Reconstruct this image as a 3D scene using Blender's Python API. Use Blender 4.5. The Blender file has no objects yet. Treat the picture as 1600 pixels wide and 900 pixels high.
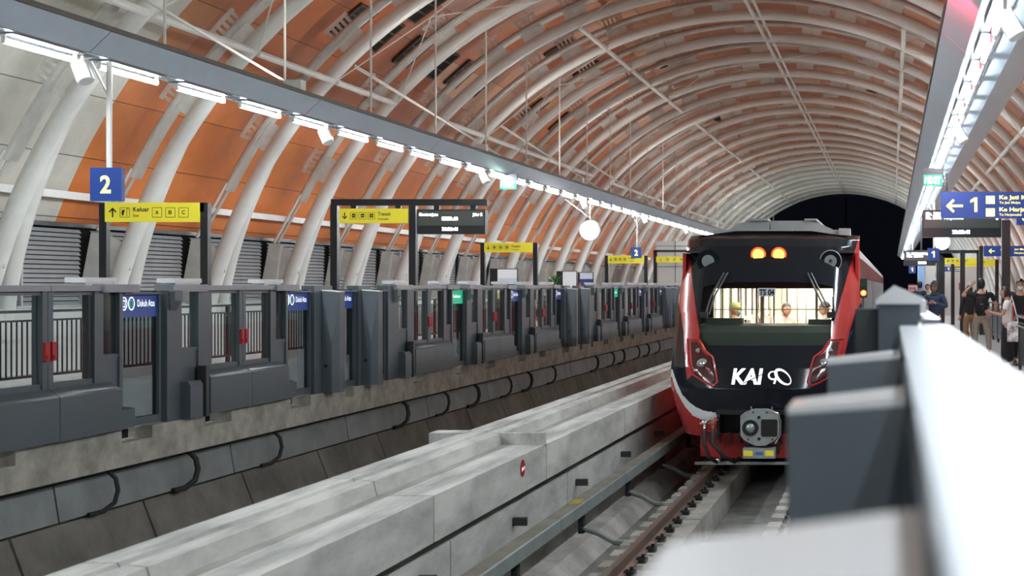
import bpy, math, random
from mathutils import Vector, Matrix
random.seed(7)
R_ = math.radians
H = 1.63            # camera height over the platform floor; all z below are measured from the lens
C = bpy.context.scene.collection
SC = bpy.context.scene

# ------------------------------------------------------------------ camera, world, exposure
cam_d = bpy.data.cameras.new('camera'); cam = bpy.data.objects.new('camera', cam_d); C.objects.link(cam)
cam.location = (0, 0, H); cam.rotation_euler = (R_(90), 0, 0)
cam_d.sensor_width = 36; cam_d.lens = 50.0
cam_d.shift_x = -(1393-800)/1600.0; cam_d.shift_y = -(450-446)/1600.0
cam_d.clip_start = 0.05; cam_d.clip_end = 600
cam_d.dof.use_dof = True; cam_d.dof.focus_distance = 20.5; cam_d.dof.aperture_fstop = 2.6
SC.camera = cam
w = bpy.data.worlds.new('night'); SC.world = w; w.use_nodes = True
w.node_tree.nodes['Background'].inputs[0].default_value = (0.16, 0.19, 0.3, 1)
w.node_tree.nodes['Background'].inputs[1].default_value = 0.006
SC.view_settings.view_transform = 'Standard'; SC.view_settings.look = 'None'
SC.view_settings.gamma = 1; SC.view_settings.use_curve_mapping = False
SC.view_settings.exposure = 1.35
TUBE_E = 74.0       # emission of the fluorescent tubes
UP_W = 25.0        # watts of each uplight on the lighting beams
SC.cycles.max_bounces = 6; SC.cycles.transparent_max_bounces = 16
SC.cycles.sample_clamp_indirect = 6.0; SC.cycles.caustics_reflective = False; SC.cycles.caustics_refractive = False
SC.cycles.use_denoising = True

# ------------------------------------------------------------------ helpers
def setp(o, label=None, cat=None, group=None, kind=None):
    if label: o['label'] = label
    if cat: o['category'] = cat
    if group: o['group'] = group
    if kind: o['kind'] = kind
    return o
ORG = {}
def org(o): return ORG.get(o.name, Vector((0, 0, 0)))
def thing(name, label, cat, loc=(0, 0, 0), group=None, kind=None):
    o = bpy.data.objects.new(name, None); C.objects.link(o)
    o.location = (loc[0], loc[1], loc[2]+H); o.empty_display_size = .2
    ORG[o.name] = Vector(loc)
    return setp(o, label, cat, group, kind)
class MB:
    def __init__(s): s.v = []; s.f = []; s.mi = []; s.m = 0
    def add(s, vs, fs):
        b = len(s.v); s.v.extend(tuple(p) for p in vs)
        for f in fs: s.f.append(tuple(b+i for i in f)); s.mi.append(s.m)
        return s
    def box(s, x0, x1, y0, y1, z0, z1):
        if x0 > x1: x0, x1 = x1, x0
        return s.add([(x0,y0,z0),(x1,y0,z0),(x1,y1,z0),(x0,y1,z0),(x0,y0,z1),(x1,y0,z1),(x1,y1,z1),(x0,y1,z1)],
                     [(0,3,2,1),(4,5,6,7),(0,1,5,4),(1,2,6,5),(2,3,7,6),(3,0,4,7)])
    def prism(s, pts, axis, a, b):
        # pts: 2D polygon; axis 'y': (x,z) extruded in y; 'x': (y,z) in x; 'z': (x,y) in z
        n = len(pts)
        def P(p, t): return (p[0], t, p[1]) if axis == 'y' else ((t, p[0], p[1]) if axis == 'x' else (p[0], p[1], t))
        vs = [P(p, a) for p in pts]+[P(p, b) for p in pts]
        fs = [tuple(range(n)), tuple(range(2*n-1, n-1, -1))]+[(i, n+i, n+(i+1) % n, (i+1) % n) for i in range(n)]
        return s.add(vs, fs)
    def tube(s, pts, r, n=8, caps=True):
        pts = [Vector(p) for p in pts]; k = len(pts)
        rs = r if isinstance(r, (list, tuple)) else [r]*k
        vs = []; up = None
        for i, p in enumerate(pts):
            t = (pts[min(i+1, k-1)]-pts[max(i-1, 0)]).normalized()
            if up is None: up = Vector((0, 0, 1)) if abs(t.z) < .9 else Vector((0, 1, 0))
            a = t.cross(up); a = a.normalized() if a.length > 1e-5 else Vector((1, 0, 0))
            b = a.cross(t).normalized(); up = b
            for j in range(n):
                q = 2*math.pi*j/n; vs.append(p+(a*math.cos(q)+b*math.sin(q))*rs[i])
        fs = [(i*n+j, i*n+(j+1) % n, (i+1)*n+(j+1) % n, (i+1)*n+j) for i in range(k-1) for j in range(n)]
        if caps: fs += [tuple(range(n-1, -1, -1)), tuple((k-1)*n+j for j in range(n))]
        return s.add(vs, fs)
    def ball(s, c, r, n=12, m=8, sc=(1, 1, 1)):
        vs = []; fs = []
        for i in range(m+1):
            a = math.pi*i/m
            for j in range(n):
                b = 2*math.pi*j/n
                vs.append((c[0]+r*sc[0]*math.sin(a)*math.cos(b), c[1]+r*sc[1]*math.sin(a)*math.sin(b), c[2]+r*sc[2]*math.cos(a)))
        for i in range(m):
            for j in range(n): fs.append((i*n+j, (i+1)*n+j, (i+1)*n+(j+1) % n, i*n+(j+1) % n))
        return s.add(vs, fs)
    def disc(s, c, r, axis='y', t=.01, n=20, r2=None):
        pts = []
        ax = {'y': (0, 2), 'x': (1, 2), 'z': (0, 1)}[axis]; ai = {'x': 0, 'y': 1, 'z': 2}[axis]
        p2 = [(c[ax[0]]+r*math.cos(2*math.pi*i/n), c[ax[1]]+(r2 or r)*math.sin(2*math.pi*i/n)) for i in range(n)]
        return s.prism(p2, axis, c[ai]-t/2, c[ai]+t/2)
    def arc(s, cx, cz, R0, R1, a0, a1, y0, y1, n=48):
        vs = []
        for i in range(n+1):
            a = R_(a0+(a1-a0)*i/n); c, d = math.cos(a), math.sin(a)
            vs += [(cx+R0*c, y0, cz+R0*d), (cx+R1*c, y0, cz+R1*d), (cx+R1*c, y1, cz+R1*d), (cx+R0*c, y1, cz+R0*d)]
        fs = []
        for i in range(n):
            for j in range(4): fs.append((i*4+j, i*4+(j+1) % 4, (i+1)*4+(j+1) % 4, (i+1)*4+j))
        fs += [(0, 3, 2, 1), (n*4, n*4+1, n*4+2, n*4+3)]
        return s.add(vs, fs)
    def build(s, name, mat, parent=None, at=None, smooth=True, ang=38):
        me = bpy.data.meshes.new(name)
        o0 = org(parent) if parent is not None else Vector(at or (0, 0, 0))
        me.from_pydata([(p[0]-o0[0], p[1]-o0[1], p[2]-o0[2]) for p in s.v], [], s.f)
        mats = mat if isinstance(mat, (list, tuple)) else [mat]
        for m in mats: me.materials.append(m)
        if len(mats) > 1: me.polygons.foreach_set('material_index', s.mi)
        if smooth:
            me.polygons.foreach_set('use_smooth', [True]*len(me.polygons)); me.set_sharp_from_angle(angle=R_(ang))
        me.update()
        o = bpy.data.objects.new(name, me); C.objects.link(o)
        if parent is not None: o.parent = parent; ORG[o.name] = o0.copy()
        else: o.location = (o0[0], o0[1], o0[2]+H); ORG[o.name] = o0.copy()
        return o
def kids(o): return [c for c in list(o.children)]
def copy_tree(o, dy=0, dx=0, label=None, parent=None, dz=0):
    c = o.copy(); C.objects.link(c)
    if parent is not None: c.parent = parent
    else:
        c.location = (o.location[0]+dx, o.location[1]+dy, o.location[2]+dz)
        if label: c['label'] = label
    for k in kids(o): copy_tree(k, parent=c)
    return c
ONES = 'first second third fourth fifth sixth seventh eighth ninth tenth eleventh twelfth thirteenth fourteenth fifteenth sixteenth seventeenth eighteenth nineteenth'.split()
TENS = ['', '', 'twenty', 'thirty', 'forty', 'fifty', 'sixty', 'seventy', 'eighty', 'ninety']
TENTH = ['', '', 'twentieth', 'thirtieth', 'fortieth', 'fiftieth', 'sixtieth', 'seventieth', 'eightieth', 'ninetieth']
def nth(i):
    i += 1
    if i < 20: return ONES[i-1]
    return TENTH[i//10] if i % 10 == 0 else TENS[i//10]+'-'+ONES[i % 10-1]

# ------------------------------------------------------------------ materials
def mat(name, col, rough=.5, metal=0, noise=0, scale=4, bump=0, emit=0, spec=.5, coat=0, stretch=None, col2=None):
    m = bpy.data.materials.new(name); m.use_nodes = True
    nt = m.node_tree; b = nt.nodes['Principled BSDF']
    b.inputs['Base Color'].default_value = (*col, 1); b.inputs['Roughness'].default_value = rough
    b.inputs['Metallic'].default_value = metal; b.inputs['Specular IOR Level'].default_value = spec
    b.inputs['Coat Weight'].default_value = coat
    if emit:
        b.inputs['Emission Color'].default_value = (*col, 1); b.inputs['Emission Strength'].default_value = emit
    if noise or bump:
        tc = nt.nodes.new('ShaderNodeTexCoord'); n = nt.nodes.new('ShaderNodeTexNoise')
        n.inputs['Scale'].default_value = scale; n.inputs['Detail'].default_value = 6; n.inputs['Roughness'].default_value = .65
        src = tc.outputs['Object']
        if stretch:
            mp = nt.nodes.new('ShaderNodeMapping'); mp.inputs['Scale'].default_value = stretch
            nt.links.new(src, mp.inputs[0]); src = mp.outputs[0]
        nt.links.new(src, n.inputs['Vector'])
        if noise:
            r = nt.nodes.new('ShaderNodeValToRGB')
            c2 = col2 or tuple(c*(1-noise) for c in col)
            r.color_ramp.elements[0].color = (*c2, 1); r.color_ramp.elements[0].position = .35
            r.color_ramp.elements[1].color = (*[min(1, c*(1+noise*.35)) for c in col], 1); r.color_ramp.elements[1].position = .62
            nt.links.new(n.outputs[0], r.inputs[0]); nt.links.new(r.outputs[0], b.inputs['Base Color'])
        if bump:
            bp = nt.nodes.new('ShaderNodeBump'); bp.inputs['Strength'].default_value = bump; bp.inputs['Distance'].default_value = .02
            nt.links.new(n.outputs[0], bp.inputs['Height']); nt.links.new(bp.outputs[0], b.inputs['Normal'])
    return m
def emis(name, col, st):
    m = bpy.data.materials.new(name); m.use_nodes = True; nt = m.node_tree
    for n in list(nt.nodes): nt.nodes.remove(n)
    o = nt.nodes.new('ShaderNodeOutputMaterial'); e = nt.nodes.new('ShaderNodeEmission')
    e.inputs[0].default_value = (*col, 1); e.inputs[1].default_value = st
    nt.links.new(e.outputs[0], o.inputs[0]); return m
def glass(name, tint, ior=1.5, refl=1.0):
    m = bpy.data.materials.new(name); m.use_nodes = True; nt = m.node_tree
    for n in list(nt.nodes): nt.nodes.remove(n)
    o = nt.nodes.new('ShaderNodeOutputMaterial'); t = nt.nodes.new('ShaderNodeBsdfTransparent')
    g = nt.nodes.new('ShaderNodeBsdfGlossy'); f = nt.nodes.new('ShaderNodeFresnel'); mx = nt.nodes.new('ShaderNodeMixShader')
    t.inputs[0].default_value = (*tint, 1); g.inputs['Roughness'].default_value = .02; f.inputs[0].default_value = ior
    g.inputs['Color'].default_value = (refl, refl, refl, 1)
    ge = nt.nodes.new('ShaderNodeNewGeometry'); su = nt.nodes.new('ShaderNodeMath'); su.operation = 'SUBTRACT'; su.inputs[0].default_value = 1; nt.links.new(ge.outputs['Backfacing'], su.inputs[1])
    mu = nt.nodes.new('ShaderNodeMath'); mu.operation = 'MULTIPLY'; nt.links.new(f.outputs[0], mu.inputs[0]); nt.links.new(su.outputs[0], mu.inputs[1])
    nt.links.new(mu.outputs[0], mx.inputs[0]); nt.links.new(t.outputs[0], mx.inputs[1]); nt.links.new(g.outputs[0], mx.inputs[2])
    nt.links.new(mx.outputs[0], o.inputs[0]); return m
def skin_mat(name, base, vary, joints=True):
    # sheet panels on a barrel vault: a tone of its own for each sheet, dark joints, rubbed streaks
    m = bpy.data.materials.new(name); m.use_nodes = True; nt = m.node_tree; b = nt.nodes['Principled BSDF']
    N = lambda t: nt.nodes.new(t); L = nt.links.new
    def M(op, a, b_=None):
        n = N('ShaderNodeMath'); n.operation = op
        for i, v in enumerate([a, b_]):
            if v is None: continue
            if isinstance(v, (int, float)): n.inputs[i].default_value = v
            else: L(v, n.inputs[i])
        return n.outputs[0]
    tc = N('ShaderNodeTexCoord'); sp = N('ShaderNodeSeparateXYZ'); L(tc.outputs['Object'], sp.inputs[0])
    ang = M('ARCTAN2', M('SUBTRACT', sp.outputs[2], CZ), M('SUBTRACT', sp.outputs[0], CX))
    arc = M('MULTIPLY', ang, 12.6/1.25)
    yy = M('DIVIDE', M('SUBTRACT', sp.outputs[1], 24.5), 4.05)
    fa = M('FLOOR', arc); fy = M('FLOOR', yy)
    cb = N('ShaderNodeCombineXYZ'); L(fa, cb.inputs[0]); L(fy, cb.inputs[1])
    wn = N('ShaderNodeTexWhiteNoise'); L(cb.outputs[0], wn.inputs['Vector'])
    r = N('ShaderNodeValToRGB'); cr = r.color_ramp
    for i, (p, c) in enumerate(vary):
        e = cr.elements[i] if i < 2 else cr.elements.new(p)
        e.position = p; e.color = (*c, 1)
    L(wn.outputs['Value'], r.inputs[0])
    # the low sheets of the side walls are even; higher sheets vary, mostly darker
    hi = N('ShaderNodeMapRange'); L(sp.outputs[2], hi.inputs[0]); hi.inputs[1].default_value = 2.6; hi.inputs[2].default_value = 5.0
    mx = N('ShaderNodeMixRGB'); L(hi.outputs[0], mx.inputs[0]); mx.inputs[1].default_value = (*base, 1); L(r.outputs[0], mx.inputs[2])
    nz = N('ShaderNodeTexNoise'); nz.inputs['Scale'].default_value = .8; nz.inputs['Detail'].default_value = 8; nz.inputs['Roughness'].default_value = .7
    L(tc.outputs['Object'], nz.inputs['Vector'])
    mr = N('ShaderNodeMapRange'); L(nz.outputs[0], mr.inputs[0]); mr.inputs[1].default_value = .35; mr.inputs[2].default_value = .7
    mr.inputs[3].default_value = .82; mr.inputs[4].default_value = 1.12
    fr = M('FRACT', arc); j = M('MULTIPLY', M('GREATER_THAN', fr, .018), 1.0)
    k = M('MULTIPLY', mr.outputs[0], M('ADD', M('MULTIPLY', j, .75), .25))
    m2 = N('ShaderNodeMixRGB'); m2.blend_type = 'MULTIPLY'; m2.inputs[0].default_value = 1; L(mx.outputs[0], m2.inputs[1])
    cb2 = N('ShaderNodeCombineXYZ'); [L(k, cb2.inputs[i]) for i in range(3)]; L(cb2.outputs[0], m2.inputs[2])
    L(m2.outputs[0], b.inputs['Base Color']); b.inputs['Roughness'].default_value = .38; b.inputs['Specular IOR Level'].default_value = .5
    return m
CX, CZ = -4.3, -3.15
M_ = {}
M_['white'] = mat('white_paint', (.72, .71, .67), .38, noise=.08, scale=1.5)
M_['chord'] = mat('pale_grey_paint', (.62, .61, .57), .5, noise=.15, scale=2)
M_['plate'] = mat('plate_grey', (.80, .78, .73), .55, noise=.15, scale=3)
M_['hole'] = mat('hole_dark', (.02, .018, .015), .9)
M_['orange'] = skin_mat('orange_sheet', (.68, .205, .05), [(0, (.42, .125, .045)), (1, (.56, .21, .08)), (.3, (.52, .15, .05)), (.5, (.58, .28, .14)), (.7, (.46, .13, .045)), (.85, (.60, .37, .23))])
M_['cream'] = skin_mat('cream_sheet', (.62, .60, .52), [(0, (.58, .56, .48)), (1, (.66, .64, .56))])
M_['louvre'] = mat('louvre_metal', (.50, .51, .52), .4, .3, noise=.1)
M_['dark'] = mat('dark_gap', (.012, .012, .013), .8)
M_['psd'] = mat('graphite_paint', (.085, .105, .122), .34, .1, noise=.06, scale=2)
M_['psdd'] = mat('graphite_dark', (.035, .038, .042), .4)
M_['cap'] = mat('brushed_cap', (.30, .31, .34), .28, .6)
M_['capw'] = mat('bright_cap', (.80, .81, .83), .22, .3)
M_['cap2'] = mat('satin_cap', (.30, .33, .37), .4, .2)
M_['glass'] = glass('clear_glass', (.90, .93, .93), 1.45, .7)
M_['dglass'] = glass('door_glass', (.48, .52, .53), 1.45, .6)
M_['red'] = mat('signal_red', (.38, .012, .016), .35)
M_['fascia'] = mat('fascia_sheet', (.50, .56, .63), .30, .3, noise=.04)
M_['rfascia'] = mat('red_fascia_panel', (.62, .06, .10), .35)
M_['brown'] = mat('beam_brown', (.085, .07, .055), .6, noise=.2)
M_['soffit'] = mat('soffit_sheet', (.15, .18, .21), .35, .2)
M_['mirror'] = mat('polished_reflector', (.42, .45, .48), .22, 1)
M_['tube'] = emis('fluorescent', (.88, .95, 1.0), TUBE_E)
M_['conc'] = mat('pale_concrete', (.42, .40, .37), .8, noise=.32, scale=2.2, bump=.3)
M_['edge'] = mat('edge_concrete', (.36, .34, .30), .85, noise=.35, scale=3, bump=.4)
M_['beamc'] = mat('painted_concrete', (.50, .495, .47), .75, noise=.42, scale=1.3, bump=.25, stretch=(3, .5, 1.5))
M_['wallc'] = mat('dark_concrete', (.16, .15, .135), .8, noise=.4, scale=1.3, bump=.2)  # mottled, darker than the other concrete
M_['walls'] = mat('galvanised_sheet', (.24, .26, .27), .55, .3, noise=.25, scale=1.5)
M_['floor'] = mat('station_tile', (.60, .60, .60), .18, noise=.06, scale=2)
M_['bed'] = mat('track_slab', (.22, .215, .20), .85, noise=.4, scale=2, bump=.3)
M_['rail'] = mat('rail_steel', (.20, .13, .10), .45, .6, noise=.3, scale=6)
M_['railt'] = mat('rail_head', (.42, .38, .36), .3, .9)
M_['galv'] = mat('tray_paint', (.30, .335, .33), .5, .3, noise=.15, scale=3)
M_['galvt'] = mat('tray_top_dust', (.25, .235, .20), .8, noise=.2, scale=3)
M_['black'] = mat('black_paint', (.012, .012, .014), .35)
M_['rubber'] = mat('black_rubber', (.012, .012, .012), .6)
M_['yellow'] = mat('sign_yellow', (.66, .57, .035), .4, emit=.1)
M_['blue'] = mat('sign_blue', (.012, .045, .22), .4, emit=.1)
M_['ylet'] = mat('letter_yellow', (.95, .85, .25), .4, emit=.5)
M_['wlet'] = mat('letter_white', (.9, .9, .9), .4, emit=.5)
M_['klet'] = mat('letter_black', (.01, .01, .01), .5)
M_['green'] = mat('exit_green', (.0, .25, .13), .4, emit=.5)
M_['led'] = emis('led_white', (.95, .97, 1), 3.2)
M_['screen'] = mat('display_glass', (.02, .022, .02), .15)
M_['screen2'] = mat('display_field', (.06, .065, .055), .3)
M_['tred'] = mat('train_red', (.42, .026, .024), .22, coat=.6)
M_['twhite'] = mat('train_white', (.72, .74, .75), .3, coat=.5)
M_['tblack'] = mat('train_black', (.010, .012, .017), .10, spec=.35)
M_['tgrey'] = mat('train_roof_grey', (.28, .28, .28), .5, noise=.12)
M_['wglass'] = glass('windscreen_glass', (.90, .92, .86), 1.45, .6)
M_['cream2'] = mat('saloon_lining', (.80, .76, .64), .5)
M_['dash'] = mat('cab_desk', (.035, .05, .045), .6)
M_['salight'] = emis('saloon_light', (1.0, .97, .86), 22.0)
M_['tail'] = emis('tail_lamp_core', (1.0, .30, .02), 6)
M_['tail2'] = emis('tail_lamp_lens', (1.0, .04, .01), 2.2)
M_['chrome'] = mat('chrome', (.75, .75, .77), .15, 1)
M_['lens'] = mat('lamp_lens', (.30, .31, .32), .12, .2)
M_['lensr'] = mat('lamp_lens_red', (.075, .018, .018), .12)
M_['metal'] = mat('cast_metal', (.42, .45, .46), .4, .5, noise=.15, scale=8)
M_['amber'] = mat('amber_plastic', (.85, .38, .01), .45, noise=.15, scale=10)
M_['leaf'] = mat('palm_leaf', (.05, .16, .03), .5)
M_['wallw'] = mat('enamel_wall_panel', (.60, .60, .57), .35)
M_['mast'] = mat('mast_paint', (.20, .07, .05), .7)
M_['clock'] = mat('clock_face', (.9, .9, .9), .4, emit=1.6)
def cloth(n, c, r=.85): return mat(n, c, r, noise=.12, scale=14)
M_['skin'] = mat('skin_tone', (.46, .25, .16), .5)
M_['hair'] = mat('dark_hair', (.012, .009, .008), .5)

_txt = {}
def text_mesh(s, bold):
    if (s, bold) in _txt: return _txt[(s, bold)]
    cu = bpy.data.curves.new('t', 'FONT'); cu.body = s; cu.size = 1; cu.offset = bold; cu.resolution_u = 3
    o = bpy.data.objects.new('t', cu); C.objects.link(o)
    me = bpy.data.meshes.new_from_object(o.evaluated_get(bpy.context.evaluated_depsgraph_get()))
    vs = [tuple(v.co) for v in me.vertices]; fs = [tuple(p.vertices) for p in me.polygons]
    bpy.data.objects.remove(o); bpy.data.meshes.remove(me); bpy.data.curves.remove(cu)
    _txt[(s, bold)] = (vs, fs); return vs, fs
def text(s, x0, x1, z0, h, fn, m, parent, name='lettering', bold=.01, shear=0, fit=True, thick=.0):
    """lettering of cap height h from x0 to x1 on baseline z0; fn maps (u, v) to a point"""
    vs, fs = text_mesh(s, bold)
    if not vs: return None
    a = min(v[0] for v in vs); b = max(v[0] for v in vs)
    sx = (x1-x0)/(b-a); sz = h/.70
    mb = MB(); mb.add([fn(x0+(v[0]-a)*sx+shear*v[1]*sz, z0+v[1]*sz) for v in vs], fs)
    return mb.build(name, m, parent, smooth=False)
def onY(y): return lambda u, v: (u, y, v)
def onX(x, s=1): return lambda u, v: (x, u*s, v)
def poly(pts, fn, m, parent, name):
    mb = MB(); mb.add([fn(*p) for p in pts], [tuple(range(len(pts)))]); return mb.build(name, m, parent, smooth=False)
def stroke(pts, wd, fn, m, parent, name, closed=False):
    mb = MB(); n = len(pts)
    for i in range(n if closed else n-1):
        a, b = Vector(pts[i]), Vector(pts[(i+1) % n]); d = (b-a); 
        if d.length < 1e-6: continue
        d.normalize(); q = Vector((-d.y, d.x))*wd/2; a = a-d*wd*.35; b = b+d*wd*.35
        mb.add([fn(*(a+q)), fn(*(b+q)), fn(*(b-q)), fn(*(a-q))], [(0, 1, 2, 3)])
    return mb.build(name, m, parent, smooth=False)

exec_order = 'structure first'
# ------------------------------------------------------------------ STRUCTURE: vault, walls, floors
YEND = 129.8
def st(o): o['kind'] = 'structure'; return o
def vault(name, y0, y1, m, a0=20.1, a1=159.9, R0=12.6, R1=12.75, ny=1):
    mb = MB(); step = (y1-y0)/ny
    for i in range(ny): mb.arc(CX, CZ, R0, R1, a0, a1, y0+i*step, y0+(i+1)*step, 72)
    return st(mb.build(name, m))
vault('ceiling_near', -14, 27.4, M_['cream']); vault('ceiling_middle', 27.4, 97, M_['orange']); vault('ceiling_far', 97, YEND+.4, M_['cream'])
# lower walls behind the louvres
for side, a in (('left', 1), ('right', -1)):
    X = lambda x: CX+a*(x-CX)
    mb = MB(); mb.prism([(X(-16.35), -1.75), (X(-16.75), -1.75), (X(-16.75), 1.3), (X(-16.25), 1.3)], 'y', -14, YEND)
    st(mb.build('wall_'+side, M_['dark']))
    mb = MB(); mb.box(X(-15.6), X(-16.3), -14, YEND, -1.63, -.42)
    st(mb.build('baseboard_'+side, M_['wallw']))
    # white rail tube along the sheets and the dark sill line over the louvres
    st(MB().box(X(-15.98), X(-16.2), 2, YEND, 1.14, 1.22).build('trim_1', M_['black']))
# platform floors
mb = MB(); mb.box(-16.4, -8.92, -14, YEND, -1.93, -1.6); st(mb.build('floor_left', M_['floor']))
mb = MB(); mb.box(.2, 7.8, -14, YEND, -1.93, -1.6); st(mb.build('floor_right', M_['floor']))
# platform edge slab with its notches
NOT = [(13.2,13.75),(15.65,16.3),(17.55,18.25),(20.05,20.75),(22.05,22.4),(23.6,23.95),(25.2,25.9),(27.7,28.5),(29.65,30.4),(32.2,32.9),(34.2,34.8),(36.6,37.3),(38.65,38.95),(40.1,40.4),(41.9,42.5),(44.3,44.9),(46.3,46.8),(48.8,49.3),(50.8,51.2),(53.2,53.6),(56,56.6)]
def edge_slab(x_out, x_in, notches, y0, y1, name):
    mb = MB(); mb.box(x_out, x_in, y0, y1, -2.0, -1.74)
    p = y0
    for a, b in notches: mb.box(x_out, x_in, p, a, -1.74, -1.6); p = b
    mb.box(x_out, x_in, p, y1, -1.74, -1.6)
    return st(mb.build(name, M_['edge'], smooth=False))
edge_slab(-8.47, -8.9, NOT, 5, 130, 'trim_2')
st(MB().box(-8.75, -8.95, 5, 130, -1.9, -1.61).build('trim_notch_shade', M_['dark']))  # near-black strip puts the shade of the notches into its colour
edge_slab(.06, .45, [(a-9.3, b-9.3) for a, b in NOT if a > 10], -1, 130, 'trim_3')
for s_, x0 in ((1, -8.5), (-1, .09)):
    X = lambda d: x0+s_*d
    nm = 'left' if s_ == 1 else 'right'
    st(MB().box(X(-.5), X(-.22), -1, 130, -2.2, -1.95).build('wall_recess_'+nm, M_['dark']))  # near-black strip stands in for the shade under the slab
    mb = MB()
    y = -1.0; i = 0
    while y < 130:   # galvanised upper sheets
        mb.prism([(X(-.22), -2.09), (X(-.16), -2.47), (X(-.26), -2.47), (X(-.32), -2.09)], 'y', y+.012, y+3.93); y += 3.95
    st(mb.build('trim_sheet_'+nm, M_['walls'], smooth=False))
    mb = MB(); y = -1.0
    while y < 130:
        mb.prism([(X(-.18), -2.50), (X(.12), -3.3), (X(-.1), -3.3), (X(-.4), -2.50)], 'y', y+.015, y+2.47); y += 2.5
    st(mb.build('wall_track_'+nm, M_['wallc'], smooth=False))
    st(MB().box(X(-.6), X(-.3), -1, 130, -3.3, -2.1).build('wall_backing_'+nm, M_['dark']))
st(MB().box(-8.8, .6, -1, 170, -3.6, -3.2).build('floor_track', M_['bed']))

# central walkway beam between the tracks, cast in lengths
BJ = [-1.2, 3.4, 8.0, 11.5, 15.25]+[19.7+4.45*i for i in range(25)]
def beam_seg(y0, y1):
    mb = MB(); a, b = y0+.012, y1-.012
    mb.prism([(-3.70,-1.70),(-3.70,-2.08),(-3.74,-2.10),(-4.6,-2.10),(-4.6,-1.70)][::-1], 'y', a, b)
    mb.prism([(-4.16,-1.70),(-4.19,-1.585),(-4.30,-1.57),(-4.315,-1.59),(-4.34,-1.59),(-4.355,-1.56),(-4.55,-1.56),(-4.6,-1.62),(-4.6,-1.72),(-4.16,-1.72)][::-1], 'y', a, b)
    # end diaphragm, level with the upstand
    if abs(y1-15.25) < .01: mb.box(-3.70, -4.2, b-.06, b, -1.72, -1.575).box(-4.5, -4.86, b-.3, b, -1.78, -1.55)
    return mb
for i in range(len(BJ)-1):
    o = beam_seg(BJ[i], BJ[i+1]).build('walkway_beam', M_['beamc'], at=(-4.2, BJ[i], -2.1), smooth=False)
    setp(o, 'whitewashed concrete walkway beam between the tracks, %s length from the camera' % nth(i), 'concrete beam', 'walkway beam lengths between the tracks')
mb = MB(); y = -1.0
while y < 130: mb.box(-3.80, -4.5, y+.01, y+4.4, -3.2, -2.2); mb.box(-3.95, -4.4, y, y+4.42, -2.2, -2.1); y += 4.42
st(mb.build('wall_centre', M_['beamc'], smooth=False))
# red mark painted on the beam
o = MB().disc((-3.69, 0, 0), .001, 'x', .001).v
mb = MB(); mb.disc((-3.694, 14.25, -1.83), .075, 'x', .006, 20, .085); mk = mb.build('painted_mark', M_['red'], at=(-3.7, 14.25, -1.9))
setp(mk, 'red painted diamond mark on the face of the concrete walkway beam', 'painted mark')
ORG[mk.name] = Vector((-3.7, 14.25, -1.9))
text('JKT', 14.19, 14.31, -1.85, .03, onX(-3.688), M_['wlet'], mk)

# ------------------------------------------------------------------ ribs of the vault
def make_rib(y, label):
    t = thing('roof_rib', label, 'roof rib', (CX, y, -1.63), 'arched white roof ribs')
    mb = MB(); pts = [(CX+11.67*math.cos(R_(a)), y, CZ+11.67*math.sin(R_(a))) for a in [7.5+165*i/64 for i in range(65)]]
    mb.tube(pts, .165, 14); mb.build('inner_tube', M_['white'], t)
    for sgn in (1, -1):      # second leg splaying away from the first
        p2 = []
        for i in range(15):
            a = 7.5+ (33-7.5)*i/14; k = 1-i/14
            rr = 11.67+.02*k
            x = rr*math.cos(R_(a)); p2.append((CX-sgn*x, y+.85*k**1.2, CZ+rr*math.sin(R_(a))))
        MB().tube(p2, [.165]*13+[.15, .12], 12).build('splayed_leg', M_['white'], t)
    # outer flat chord
    for a0, a1 in ((26.0, 154.0),):
        MB().arc(CX, CZ, 12.08, 12.14, a0, a1, y-.19, y+.19, 64).arc(CX, CZ, 12.14, 12.24, a0, a1, y-.03, y+.03, 64).build('outer_chord', M_['chord'], t)
    for sgn in (1, -1):
        def Q(R, a): return (CX-sgn*R*math.cos(R_(a)), CZ+R*math.sin(R_(a)))
        x1, z1 = Q(12.1, 26.4); x0, z0 = Q(12.3, 20.3)
        mb = MB()
        for dy in (-.17, .07):
            mb.tube([(x1-sgn*.02, y+dy, z1+.1), (x0, y+dy, z0-.02)], .035, 6)
        mb.build('hanger_post', M_['white'], t)
        # lower box leg beside the louvres
        mb = MB(); xa, za = Q(12.1, 20.3); xb, zb = Q(11.95, 7.6)
        mb.prism([(xa, za), (xa-sgn*.3, za), (xb-sgn*.3, zb), (xb+sgn*.15, zb)], 'y', y-.22, y-.06)
        mb.prism([(xa+sgn*.0, za-.05), (xa+sgn*.35, za-.25), (xa+sgn*.4, za-.75), (xb*.3+xa*.7, za-.85)], 'y', y-.05, y+.0)
        mb.build('base_leg', M_['chord'], t)
    # slotted gusset plates between chord and tube
    angs = [33, 41, 50, 58, 66, 74, 83, 95, 103, 110.5, 118, 126, 135, 147]
    rnd = random.Random(int(y*10)); js = [rnd.uniform(-3, 3) for _ in angs]
    for a, j in zip(angs, js):
        a += j; da = 1.6
        mb = MB()
        mb.arc(CX, CZ, 11.80, 12.22, a-da, a+da, y-.015, y+.015, 3)
        for k in range(5):
            aa = a-da+.32+k*.64; mb.arc(CX, CZ, 12.22, 12.42, aa-.17, aa+.17, y-.015, y+.015, 1)
        mb.arc(CX, CZ, 12.42, 12.5, a-da, a+da, y-.015, y+.015, 3)
        mb.build('gusset_plate', M_['plate'], t, smooth=False)
    return t
RY = [24.5+4.05*k for k in range(-2, 27)]
protos = []
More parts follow.
